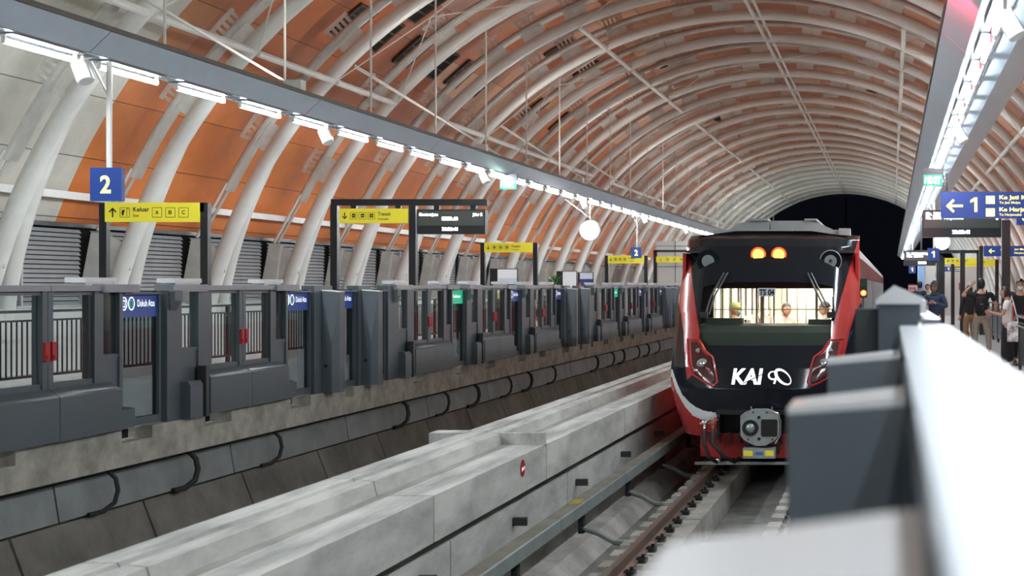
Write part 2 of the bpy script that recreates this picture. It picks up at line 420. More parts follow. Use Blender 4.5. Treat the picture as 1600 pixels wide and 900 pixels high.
for i, y in enumerate(RY):
    lb = 'white arched tube rib of the barrel roof, %s counting from the camera' % nth(i)
    if i < 4: protos.append((y, make_rib(y, lb)))
    else:
        py, p = protos[i % 4]; copy_tree(p, dy=y-py, label=lb)
# purlins
PUR = [(136.7+.6, 'low'), (113.8, 'high'), (90, 'crown'), (66.2, 'high'), (43.5, 'low')]
n = 0
for ai, (a, nm) in enumerate(PUR):
    x = CX+11.55*math.cos(R_(a)); z = CZ+11.55*math.sin(R_(a))
    for k in range(len(RY)-1):
        if nm in ('low', 'high') and k % 6 == 5: continue
        if k > 0 and nm == 'x': continue
        y0, y1 = RY[k], RY[k+1]
        if k == 0:
            mb = MB(); mb.tube([(x, y0+.12, z), (x, y1-.12, z)], .075 if nm != 'crown' else .06, 8)
            if nm == 'crown': mb.tube([(x+.2, y0+.12, z+.05), (x+.2, y1-.12, z+.05)], .05, 8)
            o = mb.build('roof_purlin', M_['white'], at=(x, y0, z)); pp = o
            setp(o, '', 'purlin', 'white tie tubes running between the roof ribs')
        else: o = copy_tree(pp, dy=y0-RY[0])
        where = {'low': 'low', 'high': 'high', 'crown': 'crown of the vault'}[nm]
        sd = 'platform two side' if a > 91 else ('platform one side' if a < 89 else 'twin tubes')
        o['label'] = 'white tie tube between roof ribs, %s, %s, %s bay along' % (where, sd, nth(k))
        n += 1
# thin cross bracing
for i, (k, a, b) in enumerate([(2,137,114),(4,137,114),(5,114,90),(7,137,114),(8,90,66),(9,114,90),(6,66,43),(10,66,43),(12,114,90),(3,114,90),(11,90,66),(14,66,43),(14,114,90)]):
    P = lambda an, y: (CX+11.5*math.cos(R_(an)), y, CZ+11.5*math.sin(R_(an)))
    Q = lambda an, y: (CX+11.9*math.cos(R_(an)), y, CZ+11.9*math.sin(R_(an)))
    mid = (a+b)/2
    mb = MB()
    for (u, v) in ((0, 1), (1, 0)):
        mb.tube([P(a, RY[k+u]), Q(mid, (RY[k]+RY[k+1])/2), P(b, RY[k+v])], .014, 5)
    o = mb.build('bracing_rod', M_['white'], at=P(mid, RY[k]))
    setp(o, 'thin crossed bracing rods between roof ribs, %s set along' % nth(i), 'bracing rod', 'crossed bracing rods of the roof')
# vents in the skin
VENTS = [(131.8,33.5),(131.7,35.3),(126.2,35.6),(131.9,37.7),(131.8,39.9),(131.7,41.9),(131.8,43.8),(120.8,44.0),(120.7,46.1),(120.9,50.4),(120.8,52.8),(131.6,50.4),(131.6,54.4),(109.8,55.0),(132.2,56.9),(120.5,67.4),(110.0,73.2),(73.5,46.9),(73.1,65.1)]
for i, (a, y) in enumerate(VENTS):
    rr = 12.59; t = thing('roof_vent', 'dark slatted opening in the orange roof sheets, %s from the camera end' % nth(i), 'roof vent', (CX+rr*math.cos(R_(a)), y, CZ+rr*math.sin(R_(a))), 'slatted openings in the roof sheets')
    MB().arc(CX, CZ, rr-.012, rr+.01, a-2.3, a+2.3, y-.5, y+.5, 6).build('opening', M_['hole'], t)
    mb = MB()
    for k in range(4): aa = a-2.2+k*1.47; mb.arc(CX, CZ, rr-.07, rr-.02, aa-.1, aa+.1, y-.5, y+.5, 1)
    mb.arc(CX, CZ, rr-.07, rr-.02, a-2.35, a+2.35, y-.53, y-.47, 4); mb.arc(CX, CZ, rr-.07, rr-.02, a-2.35, a+2.35, y+.47, y+.53, 4)
    mb.build('slat', M_['brown'], t)
# hangers from ribs to the lighting beams
for side, x in (('platform two', -10.45), ('platform one', 1.85)):
    zt = CZ+math.sqrt(11.55**2-(x-CX)**2)
    for i, y in enumerate(RY[:-1]):
        if i == 0: o = ph = MB().tube([(x, y, 3.2), (x, y, zt)], .022, 6).build('hanger_rod', M_['white'], at=(x, y, zt))
        else: o = copy_tree(ph, dy=y-RY[0])
        setp(o, 'thin white hanger rod over the %s light beam, %s from the camera' % (side, nth(i)), 'hanger rod', 'hanger rods over the %s light beam' % side)
# slanted white tie bars at the low end of the arches (platform two side) 
for i, k in enumerate((1, 4, 7, 10)):
    y = RY[k]
    o = MB().tube([(-12.3, y, 5.05), (-9.6, y+3.2, 3.1)], .022, 6).tube([(-12.3, y, 5.0), (-9.6, y+3.4, 3.1)], .016, 6).build('tie_bar', M_['white'], at=(-12.3, y, 5))
    setp(o, 'slanting twin tie bar between roof rib and light beam, %s along' % nth(i), 'tie bar', 'slanting tie bars')
# lengthwise white pipe along the orange sheets
for side, a in (('two', 1), ('one', -1)):
    x = CX+a*(-15.62-CX)
    o = MB().box(x-.05, x+.05, 12, 96, 1.64, 1.78).build('wall_rail', M_['white'], at=(x, 12, 1.7))
    setp(o, 'long white rail crossing in front of the orange sheets over platform %s' % side, 'wall rail')
# louvre panels, one per bay
def make_louvre(y0, y1, a, label):
    t = thing('louvre_panel', label, 'louvre', (CX+a*(-16.1-CX), y0, -.4), 'louvre panels along the platform walls')
    mb = MB(); nS = 17
    for k in range(nS):
        z = -.38+k*(1.5/nS); xx = -16.12+.12*(z-.4)*.2
        X = lambda x: CX+a*(x-CX)
        mb.prism([(X(xx), z), (X(xx+.015), z), (X(xx-.03), z+.07), (X(xx-.05), z+.07)], 'y', y0, y1)
    mb.build('slat', M_['louvre'], t)
    mb = MB(); X = CX+a*(-16.07-CX)
    ym = y0+(y1-y0)*.45
    mb.box(X-.03, X+.03, ym-.03, ym+.03, -.4, 1.13); mb.box(X-.03, X+.03, y0, y1, -.44, -.38)
    mb.build('frame', M_['louvre'], t)
    return t
for a, nm in ((1, 'two'), (-1, 'one')):
    for i, k in enumerate(range(len(RY)-1)):
        lb = 'grey slatted louvre panel behind platform %s, %s bay from the camera' % (nm, nth(i))
        if i == 0: pl = make_louvre(RY[0]+.1, RY[1]-.3, a, lb)
        else: copy_tree(pl, dy=RY[k]-RY[0], label=lb)
    
# ------------------------------------------------------------------ lighting beams
def light_beam(x_top, x_bot, x_back, x_hang, side):
    s = 1 if x_back > x_bot else -1
    y0, y1 = -13, 128.5; L = 5.6
    t = thing('lighting_beam', 'long suspended metal-clad beam carrying the tubes over platform %s' % side, 'lighting beam', (x_bot, 0, 2.5))
    ys = []; y = 15.25-5*L
    while y < y1: ys.append(y); y += L
    for i, y in enumerate(ys):
        e = min(y+L, y1)
        m = M_['fascia']
        MB().prism([(x_top, 2.72), (x_bot, 2.5), (x_bot+s*.01, 2.5), (x_top+s*.02, 2.72)], 'y', y+.01, e-.01).build('fascia_panel', m, t, smooth=False)
    MB().box(x_top-.02*s, x_top+s*.3, ys[0], y1, 2.725, 2.775).build('top_flange', M_['brown'], t)
    MB().prism([(x_top+.03*s, 2.72), (x_bot+.03*s, 2.52), (x_back, 2.52), (x_hang, 3.08), (x_hang, 3.2), (x_hang-s*.2, 3.2)], 'y', ys[0], y1).build('core', M_['fascia'], t)
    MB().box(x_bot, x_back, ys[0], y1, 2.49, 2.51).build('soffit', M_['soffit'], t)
    return t
light_beam(-8.37, -8.60, -8.86, -10.5, 'two'); light_beam(.535, .79, 1.28, 1.95, 'one')
def make_fixture(x, y, label, grp):
    t = thing('tube_light', label, 'light fixture', (x, y, 2.47), grp)
    MB().box(x-.10, x+.10, y, y+1.24, 2.468, 2.488).build('housing', M_['mirror'], t)
    MB().box(x-.02, x+.02, y+.0, y+.02, 2.38, 2.468).build('end_cap', M_['white'], t); MB().box(x-.02, x+.02, y+1.22, y+1.24, 2.38, 2.468).build('end_cap', M_['white'], t)
    mb = MB()
    mb.tube([(x, y+.02, 2.405), (x, y+1.22, 2.405)], .028, 8)
    mb.build('fluorescent_tube', M_['tube'], t)
    return t
for x, nm in ((-8.72, 'two'), (.98, 'one')):
    f0 = None; i = 0; y = 13.96-1.69*14
    while y < 126:
        lb = 'fluorescent tube light under the platform %s beam, %s from the camera' % (nm, nth(i))
        if f0 is None: f0 = make_fixture(x, y, lb, 'tube lights under the platform %s beam' % nm); fy = y
        else: copy_tree(f0, dy=y-fy, label=lb)
        y += 1.69; i += 1
# uplights on the beams
def make_uplight(x, y, label):
    t = thing('uplight', label, 'floodlight', (x, y, 3.2))
    MB().box(x-.13, x+.13, y-.1, y+.1, 3.05, 3.3).build('housing', M_['white'], t)
    ld = bpy.data.lights.new('uplight_lamp', 'AREA'); ld.shape = 'RECTANGLE'; ld.size = .22; ld.size_y = .16; ld.energy = UP_W; ld.color = (1, .97, .92)
    ld.spread = R_(170)
    lo = bpy.data.objects.new('lamp', ld); C.objects.link(lo); lo.parent = t; lo.location = (0, 0, .11); lo.rotation_euler = (math.pi, 0, 0)
    return t
for x, nm in ((-9.6, 'two'), (1.35, 'one')):
    u0 = None
    for i in range(13):
        y = -8.3+10.4*i
        lb = 'small floodlight on top of the platform %s light beam, %s from the camera' % (nm, nth(i))
        if u0 is None: u0 = make_uplight(x, y, lb); uy = y
        else: copy_tree(u0, dy=y-uy, label=lb)
# white cylinder loudspeakers under the beams
SP = None
def speaker(x, y, z, label):
    t = thing('loudspeaker', label, 'loudspeaker', (x, y, z+.14), 'white horn loudspeakers under the light beams')
    mb = MB(); d = Vector((.45, -.25, -.85)).normalized(); c = Vector((x, y, z))
    mb.tube([c-d*.11, c-d*.09, c+d*.13, c+d*.14], [.06, .085, .085, .075], 16); mb.build('barrel', M_['white'], t)
    MB().tube([(x, y, z+.16), (x, y, z)], .015, 6).build('bracket', M_['white'], t)
for i, y in enumerate((15.25, 21.8, 30.3, 40.1, 50.0, 60.0)): speaker(-8.68, y, 2.3, 'white cylindrical loudspeaker under the platform two light row, %s along' % nth(i))
for i, y in enumerate((12.7, 22.0, 31.0)): speaker(1.06, y, 2.33, 'white cylindrical loudspeaker under the platform one light row, %s along' % nth(i))
# unseen red lamp, added above the upper border to redden the beam cladding
t = thing('added_red_lamp', 'unseen red lamp added to tint the cladding of the platform one light beam', 'lamp', (.2, 12.3, 2.9))
MB().disc((.2, 12.3, 2.76), .07, 'z', .12).build('housing', M_['black'], t)
MB().ball((.2, 12.3, 2.68), .045).build('lens', M_['tail2'], t)
ld = bpy.data.lights.new('red_lamp', 'SPOT'); ld.spot_size = R_(58); ld.spot_blend = .5; ld.energy = 300; ld.color = (1, .05, .12); ld.shadow_soft_size = .09
lo = bpy.data.objects.new('lamp', ld); C.objects.link(lo); lo.parent = t; lo.location = (.0, 0, -.30); lo.rotation_euler = Vector((.42, 1.35, .0)).to_track_quat('-Z', 'Y').to_euler()
MB().tube([(.2, 12.3, 2.8), (.2, 12.3, 7.4)], .015, 6).build('hanger', M_['white'], t)
# ------------------------------------------------------------------ PLATFORM SCREEN DOORS
class PS:
    def __init__(s, x0, sg, dz, cd=.28): s.x0, s.sg, s.dz, s.cd = x0, sg, dz, cd
    def X(s, u): return s.x0+s.sg*u
    def box(s, mb, u0, u1, y0, y1, z0, z1): mb.box(s.X(u0), s.X(u1), y0, y1, z0+s.dz if z0 > -1.59 else z0, z1+s.dz); return mb
    def prof(s, mb, pts, y0, y1): mb.prism([(s.X(u), z+(s.dz if z > -1.5 else 0)) for u, z in pts], 'y', y0, y1); return mb
def gate_unit(p, b, label, grp):
    t = thing('screen_gate_unit', label, 'platform screen unit', (p.x0, b, -1.6), grp)
    mb = MB()
    for a, c in ((-.78, -.44), (-.03, .31), (1.07, 1.155), (1.165, 1.25), (2.0, 2.17), (2.49, 2.56)): p.box(mb, -.11, 0, b+a, b+c, -1.6, -.06)
    for a, c in ((.31, 1.07), (1.25, 2.0)): p.box(mb, -.09, -.02, b+a, b+c, -1.06, -.99); p.box(mb, -.09, -.02, b+a, b+c, -.10, -.06)
    p.box(mb, -.09, -.02, b-.44, b-.03, -1.6, -.79); p.box(mb, -.09, -.02, b+2.17, b+2.49, -1.6, -.79)
    p.box(mb, -.1, -.01, b-.44, b-.03, -.79, -.75); p.box(mb, -.1, -.01, b+2.17, b+2.49, -.79, -.75)
    mb.build('frame', M_['psd'], t, smooth=False)
    for a, c, z, u0, u1 in ((-.44, -.33, -.75, -.10, -.06), (2.38, 2.49, -.75, -.10, -.06), (1.94, 2.0, -.99, -.1, -.03)):
        mb = MB(); p.box(mb, u0, u1, b+a, b+c, z, -.06); mb.build('dark_seal', M_['psdd'], t, smooth=False)
    for a, c, z in ((.31, 1.07, -.99), (1.25, 2.0, -.99), (-.44, -.03, -.75), (2.17, 2.49, -.75)):
        mb = MB(); p.box(mb, -.062, -.05, b+a, b+c, z, -.08); mb.build('glass_pane', M_['glass'], t, smooth=False)
    for a, c in ((0.0, 1.127), (1.137, 2.27)):
        mb = MB(); p.prof(mb, [(.0, -1.57), (.14, -1.57), (.14, -1.13), (.115, -1.105), (.02, -1.045), (0, -1.045)], b+a, b+c)
        mb.build('drive_cover', M_['psd'], t, smooth=False)
    mb = MB(); p.prof(mb, [(.0, -1.59), (.12, -1.59), (.12, -1.2), (.09, -1.15), (0, -1.15)], b-.47, b-.16); mb.build('side_cover', M_['psd'], t, smooth=False)
    mb = MB(); p.prof(mb, [(.0, -1.6), (.13, -1.6), (.13, -.98), (0.02, -.98)], b-.10, b-.015); mb.build('cover_gap', M_['psdd'], t, smooth=False)
    mb = MB(); p.prof(mb, [(.0, -1.57), (.1, -1.57), (.1, -1.36), (0, -1.34)], b+2.29, b+2.62); mb.build('far_cover', M_['psd'], t, smooth=False)
    for a in (1.065, 1.18):
        mb = MB(); p.box(mb, 0, .035, b+a, b+a+.075, -.76, -.57); p.box(mb, .035, .045, b+a+.015, b+a+.06, -.74, -.70)
        mb.build('emergency_handle', M_['red'], t, smooth=False)
    mb = MB(); p.box(mb, -.19, .03, b-.1, b+1.16, -.06, 0); p.box(mb, -.19, .03, b+1.17, b+2.2, -.06, 0); mb.build('top_rail', M_['cap'], t, smooth=False)
    mb = MB(); p.box(mb, -.17, .06, b+2.1, b+2.8, -.075, .012); p.box(mb, -.17, .06, b-.75, b+.1, -.075, .012); mb.build('end_rail', M_['cap'], t, smooth=False)
    for a, c in ((1.93, 2.55), (-.48, .18)):
        mb = MB(); p.box(mb, -p.cd, -.06, b+a, b+c, .03, .085); p.box(mb, -p.cd+.03, -.08, b+a+.05, b+c-.05, .0, .04)
        mb.build('hinged_cap', M_['capw'], t, smooth=False)
    # bracket beside the opening
    mb = MB(); p.prof(mb, [(0, -.04), (.07, -.06), (.07, -.18), (0, -.30)], b-.74, b-.56); mb.build('bracket', M_['psd'], t, smooth=False)
    return t
def gate_door(p, y0, y1, label, grp, header=None, txt=None):
    t = thing('sliding_gate', label, 'platform screen door', (p.x0, y0, -1.6), grp)
    mb = MB(); p.box(mb, -.13, -.05, y0, y1, -1.6, -1.50); p.box(mb, -.13, -.05, y1-.05, y1, -1.5, -.06); p.box(mb, -.13, -.05, y0, y0+.03, -1.5, -.06)
    p.box(mb, -.15, .0, y0+.03, y1-.03, -.10, -.078); mb.build('frame', M_['psd'], t, smooth=False)
    mb = MB(); p.box(mb, -.095, -.085, y0+.03, y1-.05, -1.5, -.06); mb.build('glass_pane', M_['dglass'], t, smooth=False)
    mb = MB(); p.box(mb, -.05, -.035, y0, y1, -1.6, -1.585); mb.build('sill_strip', M_['chrome'], t, smooth=False)
    if header:
        mb = MB(); p.box(mb, -.083, -.075, y0+.03, y1-.05, -.36, -.085); h = mb.build('header_sign', M_[header], t, smooth=False)
        x = p.X(-.07); L = y1-y0; f = onX(x)
        z = -.24
        if txt == 'Dukuh Atas':
            text(txt, y0+L*.47, y0+L*.88, z+p.dz, .08, f, M_['wlet'], h, bold=.0)
            for k, cc in enumerate((.16, .33)):
                cx = y0+L*cc; pts = [(cx+.062*math.cos(q*math.pi/8), z+.035+.07*math.sin(q*math.pi/8)) for q in range(16)]
                stroke(pts, .014, f, M_['wlet'], h, 'line_symbol', True)
                stroke([(cx-.025, z), (cx-.025, z+.07), (cx+.025, z+.07), (cx+.025, z), (cx-.025, z)], .012, f, M_['wlet'] if k == 0 else M_['green'], h, 'line_symbol')
            poly([(y0+.05, z-.03), (y0+.05, z+.1), (y0+.12, z+.1), (y0+.12, z-.03)], f, M_['ylet'], h, 'train_symbol')
        elif txt: text(txt, y0+L*.2, y0+L*.8, z, .06, f, M_['wlet'], h)
    return t
def gate_post(p, y0, y1, label, grp):
    mb = MB(); p.box(mb, -.12, 0, y0, y1, -1.6, -.06); p.box(mb, -.19, .0, y0, y1, -.06, -.005)
    o = mb.build('gate_post', M_['psd'], at=(p.x0, y0, -1.6), smooth=False); return setp(o, label, 'gate post', grp)
def gate_fin(p, y, label, grp):
    t = thing('wedge_pillar', label, 'pillar', (p.x0, y, -1.6), grp)
    d = p.dz
    A0, B0, C0, D0 = (p.X(.004), y, -1.6), (p.X(.15), y+.02, -1.6), (p.X(.235), y+.10, -1.6), (p.X(.004), y+.34, -1.6)
    E0 = (p.X(.235), y+.30, -1.6)
    At, Ct, Dt, Et = (p.X(.004), y, -.08+d), (p.X(.235), y+.10, -.105+d), (p.X(.004), y+.34, -.08+d), (p.X(.235), y+.30, -.105+d)
    Bm = (p.X(.15), y+.02, -.92+d)
    mb = MB(); V = [A0, B0, C0, E0, D0, At, Bm, Ct, Et, Dt]
    mb.add(V, [(0, 1, 6, 5), (1, 2, 7, 6), (5, 6, 7), (2, 3, 8, 7), (3, 4, 9, 8), (5, 7, 8, 9), (4, 0, 5, 9), (0, 4, 3, 2, 1)])
    mb.build('body', M_['psd'], t, smooth=False)
    mb = MB(); V2 = [(q[0], q[1], q[2]+.001) for q in (At, Ct, Et, Dt)]; V3 = [(q[0], q[1], q[2]+.014) for q in V2]
    mb.add(V2+V3, [(4, 5, 6, 7), (0, 1, 5, 4), (1, 2, 6, 5), (2, 3, 7, 6), (3, 0, 4, 7)]); mb.build('lit_top_plate', M_['capw'], t, smooth=False)  # near-white colour stands in for the overhead light on the pillar top
    MB().disc((p.X(.07), y-.003, -1.2+d), .022, 'y', .02).build('bolt_hole', M_['hole'], t)
    return t
def door_line(p, units, fins, side):
    g = lambda s: '%s on the platform %s edge' % (s, side)
    U = None; Fn = None; Dn = {}
    nd = [0]
    def door(y0, y1, head, txt):
        key = (round(y1-y0, 2), head, txt); i = nd[0]; nd[0] += 1
        tail = {'blue': 'with blue station header', 'green': 'with green header', None: 'with plain header'}[head]
        lb = 'dark glass platform gate %s, platform %s edge, %s from the camera' % (tail, side, nth(i))
        if key not in Dn: Dn[key] = (y0, gate_door(p, y0, y1, lb, g('sliding gates'), head, txt))
        else: copy_tree(Dn[key][1], dy=y0-Dn[key][0], label=lb)
    for i, b in enumerate(units):
        lb = 'grey screen unit with two glass panes and paired red handles, platform %s edge, %s from the camera' % (side, nth(i))
        lb = lb.replace('grey screen unit with two glass panes and paired red handles', 'glazed grey screen unit with red handles')
        if U is None: U = gate_unit(p, b, lb, g('glazed screen units')); ub = b
        else: copy_tree(U, dy=b-ub, label=lb)
        hd = ('green', 'Keluar') if i % 3 == 1 and i > 2 else ('blue', 'Dukuh Atas')
        if side == 'two' and i in (3, 6): hd = ('green', 'Keluar')
        elif side == 'two': hd = ('blue', 'Dukuh Atas')
        nb = [q for q in units if q > b]; gap = (nb[0]-b) if nb else 4.27
        if gap < 5: door(b+2.565, b+3.48, *hd)
    k = 0
    for i, f in enumerate(fins):
        lb = 'wedge-topped grey pillar on the platform %s edge, %s from the camera' % (side, nth(i))
        if Fn is None: Fn = gate_fin(p, f, lb, g('wedge pillars')); fb = f
        else: copy_tree(Fn, dy=f-fb, label=lb)
    pairs = [(fins[i], fins[i+1]) for i in range(len(fins)-1) if fins[i+1]-fins[i] < 2.2]
    done = set(); q = 0
    for i, (f0, f1) in enumerate(pairs):
        if i and pairs[i-1][1] == f0:     # middle of a run of three
            door(f0+.42, f1-.12, 'blue', 'Dukuh Atas')
        else:
            prev = [b for b in units if b < f0]
            if prev and f0-prev[-1] < 5: door(prev[-1]+2.565, f0-.26, 'blue', 'Dukuh Atas'); gate_post(p, f0-.26, f0, 'grey gate post before wedge pillar, platform %s edge, %s' % (side, nth(q)), g('gate posts')); q += 1
            gate_post(p, f0, f0+.42, 'grey gate post carrying wedge pillar, platform %s edge, %s' % (side, nth(q)), g('gate posts')); q += 1
            door(f0+.42, f1-.12, 'blue', 'Dukuh Atas')
        gate_post(p, f1-.12, f1+.42, 'grey gate post carrying wedge pillar, platform %s edge, %s' % (side, nth(q)), g('gate posts')); q += 1
        nx = [b for b in units if b > f1]
        if nx and nx[0]-f1 < 3.2 and not any(f > f1 and f < nx[0] for f in fins):
            door(f1+.42, nx[0]-.78-.2, 'blue', 'Dukuh Atas'); gate_post(p, nx[0]-.98, nx[0]-.78, 'grey gate post after wedge pillars, platform %s edge, %s' % (side, nth(q)), g('gate posts')); q += 1
PL = PS(-8.5, 1, 0.0); PR = PS(.03, -1, -.15, .12)
door_line(PL, [8.9, 13.17, 17.47, 25.0, 29.25, 33.5, 41.1, 45.3, 49.65, 57.2, 61.5, 65.8], [21.2, 22.8, 37.2, 38.8, 53.3, 54.9], 'two')
door_line(PR, [6.55, 10.8, 15.1, 22.7, 26.95, 31.2, 38.8, 43.1, 47.3], [1.03, 2.7, 4.45, 18.9, 20.5], 'one')
# plain rail over the near pillars of platform one
o = MB().box(PR.X(0), PR.X(-.19), -.2, 5.35, -.165, -.15).build('top_rail_plate', M_['cap2'], at=(.1, 2, -.15), smooth=False)
setp(o, 'bright metal cap running along the platform one gates nearest the camera', 'metal cap')
t = thing('gate_end_post', 'grey gate end post with a bright gabled cap, seen just over the nearest wedge pillars', 'gate post', (0, 5.75, -1.6))
MB().box(-.05, .11, 5.4, 5.7, -1.6, -.07).build('body', M_['psd'], t, smooth=False)
MB().box(-.14, -.05, 5.5, 5.7, -1.6, -.09).build('side_channel', M_['psdd'], t, smooth=False)
MB().prism([(-.06, -.07), (.12, -.07), (.12, -.045), (.01, .0), (-.06, -.055)], 'y', 5.38, 5.76).build('gable_cap', M_['capw'], t, smooth=False)
# signal by the train's flank
t = thing('door_signal', 'small two-lamp signal on a grey bracket showing red, beside the train', 'signal lamp', (-.2, 10.4, -.2))
MB().box(-.232, -.178, 10.4, 10.47, -.09, .05).build('housing', M_['black'], t)
MB().disc((-.205, 10.395, -.055), .02, 'y', .02).build('red_lens', emis('signal_glow', (1.0, .16, .06), 2.2), t)
MB().disc((-.205, 10.395, .012), .02, 'y', .02).build('green_lens', mat('unlit_green', (.02, .08, .03), .2), t)
MB().box(-.215, -.2, 10.42, 10.46, -.20, -.09).box(-.21, .03, 10.42, 10.46, -.215, -.19).build('bracket', M_['psd'], t)

# cable loops under the platform edge
for i, y in enumerate([15.6, 17.4, 19.8, 25, 27.3, 29.3, 31.8, 33.6, 36, 41.2, 43.6, 45.3, 48, 49.9, 52.2]):
    r = .035 if i % 2 else .026
    pts = []
    for k in range(13):
        a = math.pi*k/12
        pts.append((-8.56+.06*math.sin(a), y-.05-.3*(1-math.cos(a))/2*1.6*(k/12), -2.1-.42*math.sin(a*.62)))
    pts = [(-8.72, y, -2.02), (-8.6, y, -2.03), (-8.52, y+.02, -2.12), (-8.50, y+.03, -2.25), (-8.52, y+.0, -2.38), (-8.58, y-.12, -2.46), (-8.64, y-.3, -2.47)]
    if i < 2: o = MB().tube(pts, r, 8).build('cable_loop', M_['rubber'], at=(-8.6, y, -2.1)); 
    if i == 0: c0 = o; y_0 = y
    elif i == 1: c1 = o; y_1 = y
    else: o = copy_tree(c0 if i % 2 == 0 else c1, dy=y-(y_0 if i % 2 == 0 else y_1))
    setp(o, 'black cable loop hanging under the platform two edge, %s from the camera' % nth(i), 'cable', 'cable loops under the platform edge')

# ------------------------------------------------------------------ PLATFORM 2 FURNITURE
def railing(x, y0, y1, label, z0=-1.6, top=-.36, panel=None):
    t = thing('railing', label, 'railing', (x, y0, z0))
    MB().box(x-.03, x+.03, y0, y1, top-.04, top).build('handrail', M_['black'], t)
    MB().box(x-.02, x+.02, y0, y1, top-.17, top-.14).box(x-.02, x+.02, y0, y1, z0+.25, z0+.29).build('rail_bar', M_['black'], t)
    n = int((y1-y0)/2.0)+1
    for i in range(n):
        yy = y0+(y1-y0)*i/max(1, n-1)
        mb = MB().box(x-.03, x+.03, yy-.04, yy+.04, z0, top-.04); mb.build('post', M_['black'], t)
    if panel is None:
        mb = MB(); y = y0+.11
        while y < y1: mb.box(x-.009, x+.009, y-.009, y+.009, z0+.29, top-.17); y += .125
        mb.build('baluster_lattice', M_['black'], t)
    else: MB().box(x-.012, x+.012, y0, y1, z0+.12, top-.2).build('infill_panel', panel, t)
    return t
railing(-12.6, 15, 31, 'black baluster railing along platform two, seen through the nearest gates')
railing(-12.6, 33, 60, 'black baluster railing along platform two, the distant stretch')
def board_sign(x0, x1, z0, z1, y, col, parent, name='sign_panel', th=.07):
    return MB().box(x0, x1, y, y+th, z0, z1).build(name, M_[col], parent, smooth=False)
def arrow(cx, cz, s, d, fn, m, p):
    r = {'up': 0, 'down': math.pi, 'left': math.pi/2}[d]
    rot = lambda u, v: (cx+(u*math.cos(r)-v*math.sin(r))*s, cz+(u*math.sin(r)+v*math.cos(r))*s)
    stroke([rot(0, -.5), rot(0, .42)], s*.16, fn, m, p, 'arrow_symbol'); stroke([rot(-.36, .08), rot(0, .45), rot(.36, .08)], s*.16, fn, m, p, 'arrow_symbol')
def boxed(cx, cz, s, fn, m, p): stroke([(cx-s/2, cz-s/2), (cx+s/2, cz-s/2), (cx+s/2, cz+s/2), (cx-s/2, cz+s/2)], s*.045, fn, m, p, 'symbol_border', True)
def train_icon(cx, cz, s, fn, m, p):
    boxed(cx, cz, s, fn, m, p)
    mb = MB()
    for (a, b, c, d) in ((-.26, .26, .08, .3), (-.26, .26, -.2, -.02), (-.26, -.16, -.02, .1), (.16, .26, -.02, .1), (-.2, -.1, -.32, -.22), (.1, .2, -.32, -.22)):
        mb.add([fn(cx+a*s, cz+c*s), fn(cx+b*s, cz+c*s), fn(cx+b*s, cz+d*s), fn(cx+a*s, cz+d*s)], [(0, 1, 2, 3)])
    mb.build('train_symbol', m, p, smooth=False)
def frame_posts(t, xs, y, ztop, w=.11, z0=-1.6):
    for x in xs: MB().box(x-w/2, x+w/2, y, y+w, z0, ztop).build('post', M_['black'], t, smooth=False)
# Keluar exit sign
y = 21.2; t = thing('exit_direction_sign', 'yellow exit direction sign Keluar A B C between two black posts', 'direction sign', (-11, y, -1.6))
frame_posts(t, (-11.76, -10.25), y, 1.235)
MB().box(-10.42, -10.25, y, y+.1, 1.1, 1.235).build('bracket', M_['black'], t, smooth=False)
s = board_sign(-11.70, -10.31, .945, 1.232, y-.05, 'yellow', t); f = onY(y-.056)
arrow(-11.58, 1.085, .13, 'up', f, M_['klet'], s); boxed(-11.40, 1.085, .14, f, M_['klet'], s)
stroke([(-11.37, 1.03), (-11.37, 1.14), (-11.345, 1.145)], .008, f, M_['klet'], s, 'door_symbol'); poly([(-11.44, 1.04), (-11.42, 1.04), (-11.40, 1.12), (-11.43, 1.13), (-11.45, 1.09)], f, M_['klet'], s, 'walker_symbol')
text('Keluar', -11.275, -11.035, 1.10, .065, f, M_['klet'], s, bold=.02); text('Exit', -11.275, -11.19, 1.02, .04, f, M_['klet'], s)
for k, ch in enumerate('ABC'):
    cx = -10.92+k*.197; boxed(cx, 1.085, .14, f, M_['klet'], s); text(ch, cx-.025, cx+.025, 1.06, .055, f, M_['klet'], s, bold=.02)
# portal frame with Transit sign, its display is a thing of its own
def transit_panel(t, x0, x1, z0, z1, y):
    s = board_sign(x0, x1, z0, z1, y, 'yellow', t); f = onY(y-.006); w = x1-x0; h = z1-z0; cz = (z0+z1)/2
    arrow(x0+w*.085, cz, h*.42, 'down', f, M_['klet'], s)
    for k in range(3): train_icon(x0+w*(.215+.13*k), cz, h*.47, f, M_['klet'], s)
    text('Transit', x0+w*.565, x0+w*.755, cz+h*.02, h*.24, f, M_['klet'], s, bold=.015); text('Transfer', x0+w*.565, x0+w*.73, cz-h*.28, h*.14, f, M_['klet'], s)
y = 31.3; t = thing('transit_sign_portal', 'black portal frame holding yellow Transit sign, beside the train display', 'direction sign', (-11.5, y, -1.6))
frame_posts(t, (-12.28, -10.55), y, 1.76, .15)
MB().box(-12.34, -8.90, y, y+.15, 1.76, 1.90).build('crossbeam', M_['black'], t, smooth=False)
for x, zb in ((-11.85, 1.62), (-10.87, 1.62), (-10.02, 1.672), (-9.22, 1.672)): MB().box(x-.06, x+.06, y+.02, y+.1, zb, 1.76).build('hanger', M_['black'], t, smooth=False)
transit_panel(t, -12.15, -10.64, 1.37, 1.69, y-.03)
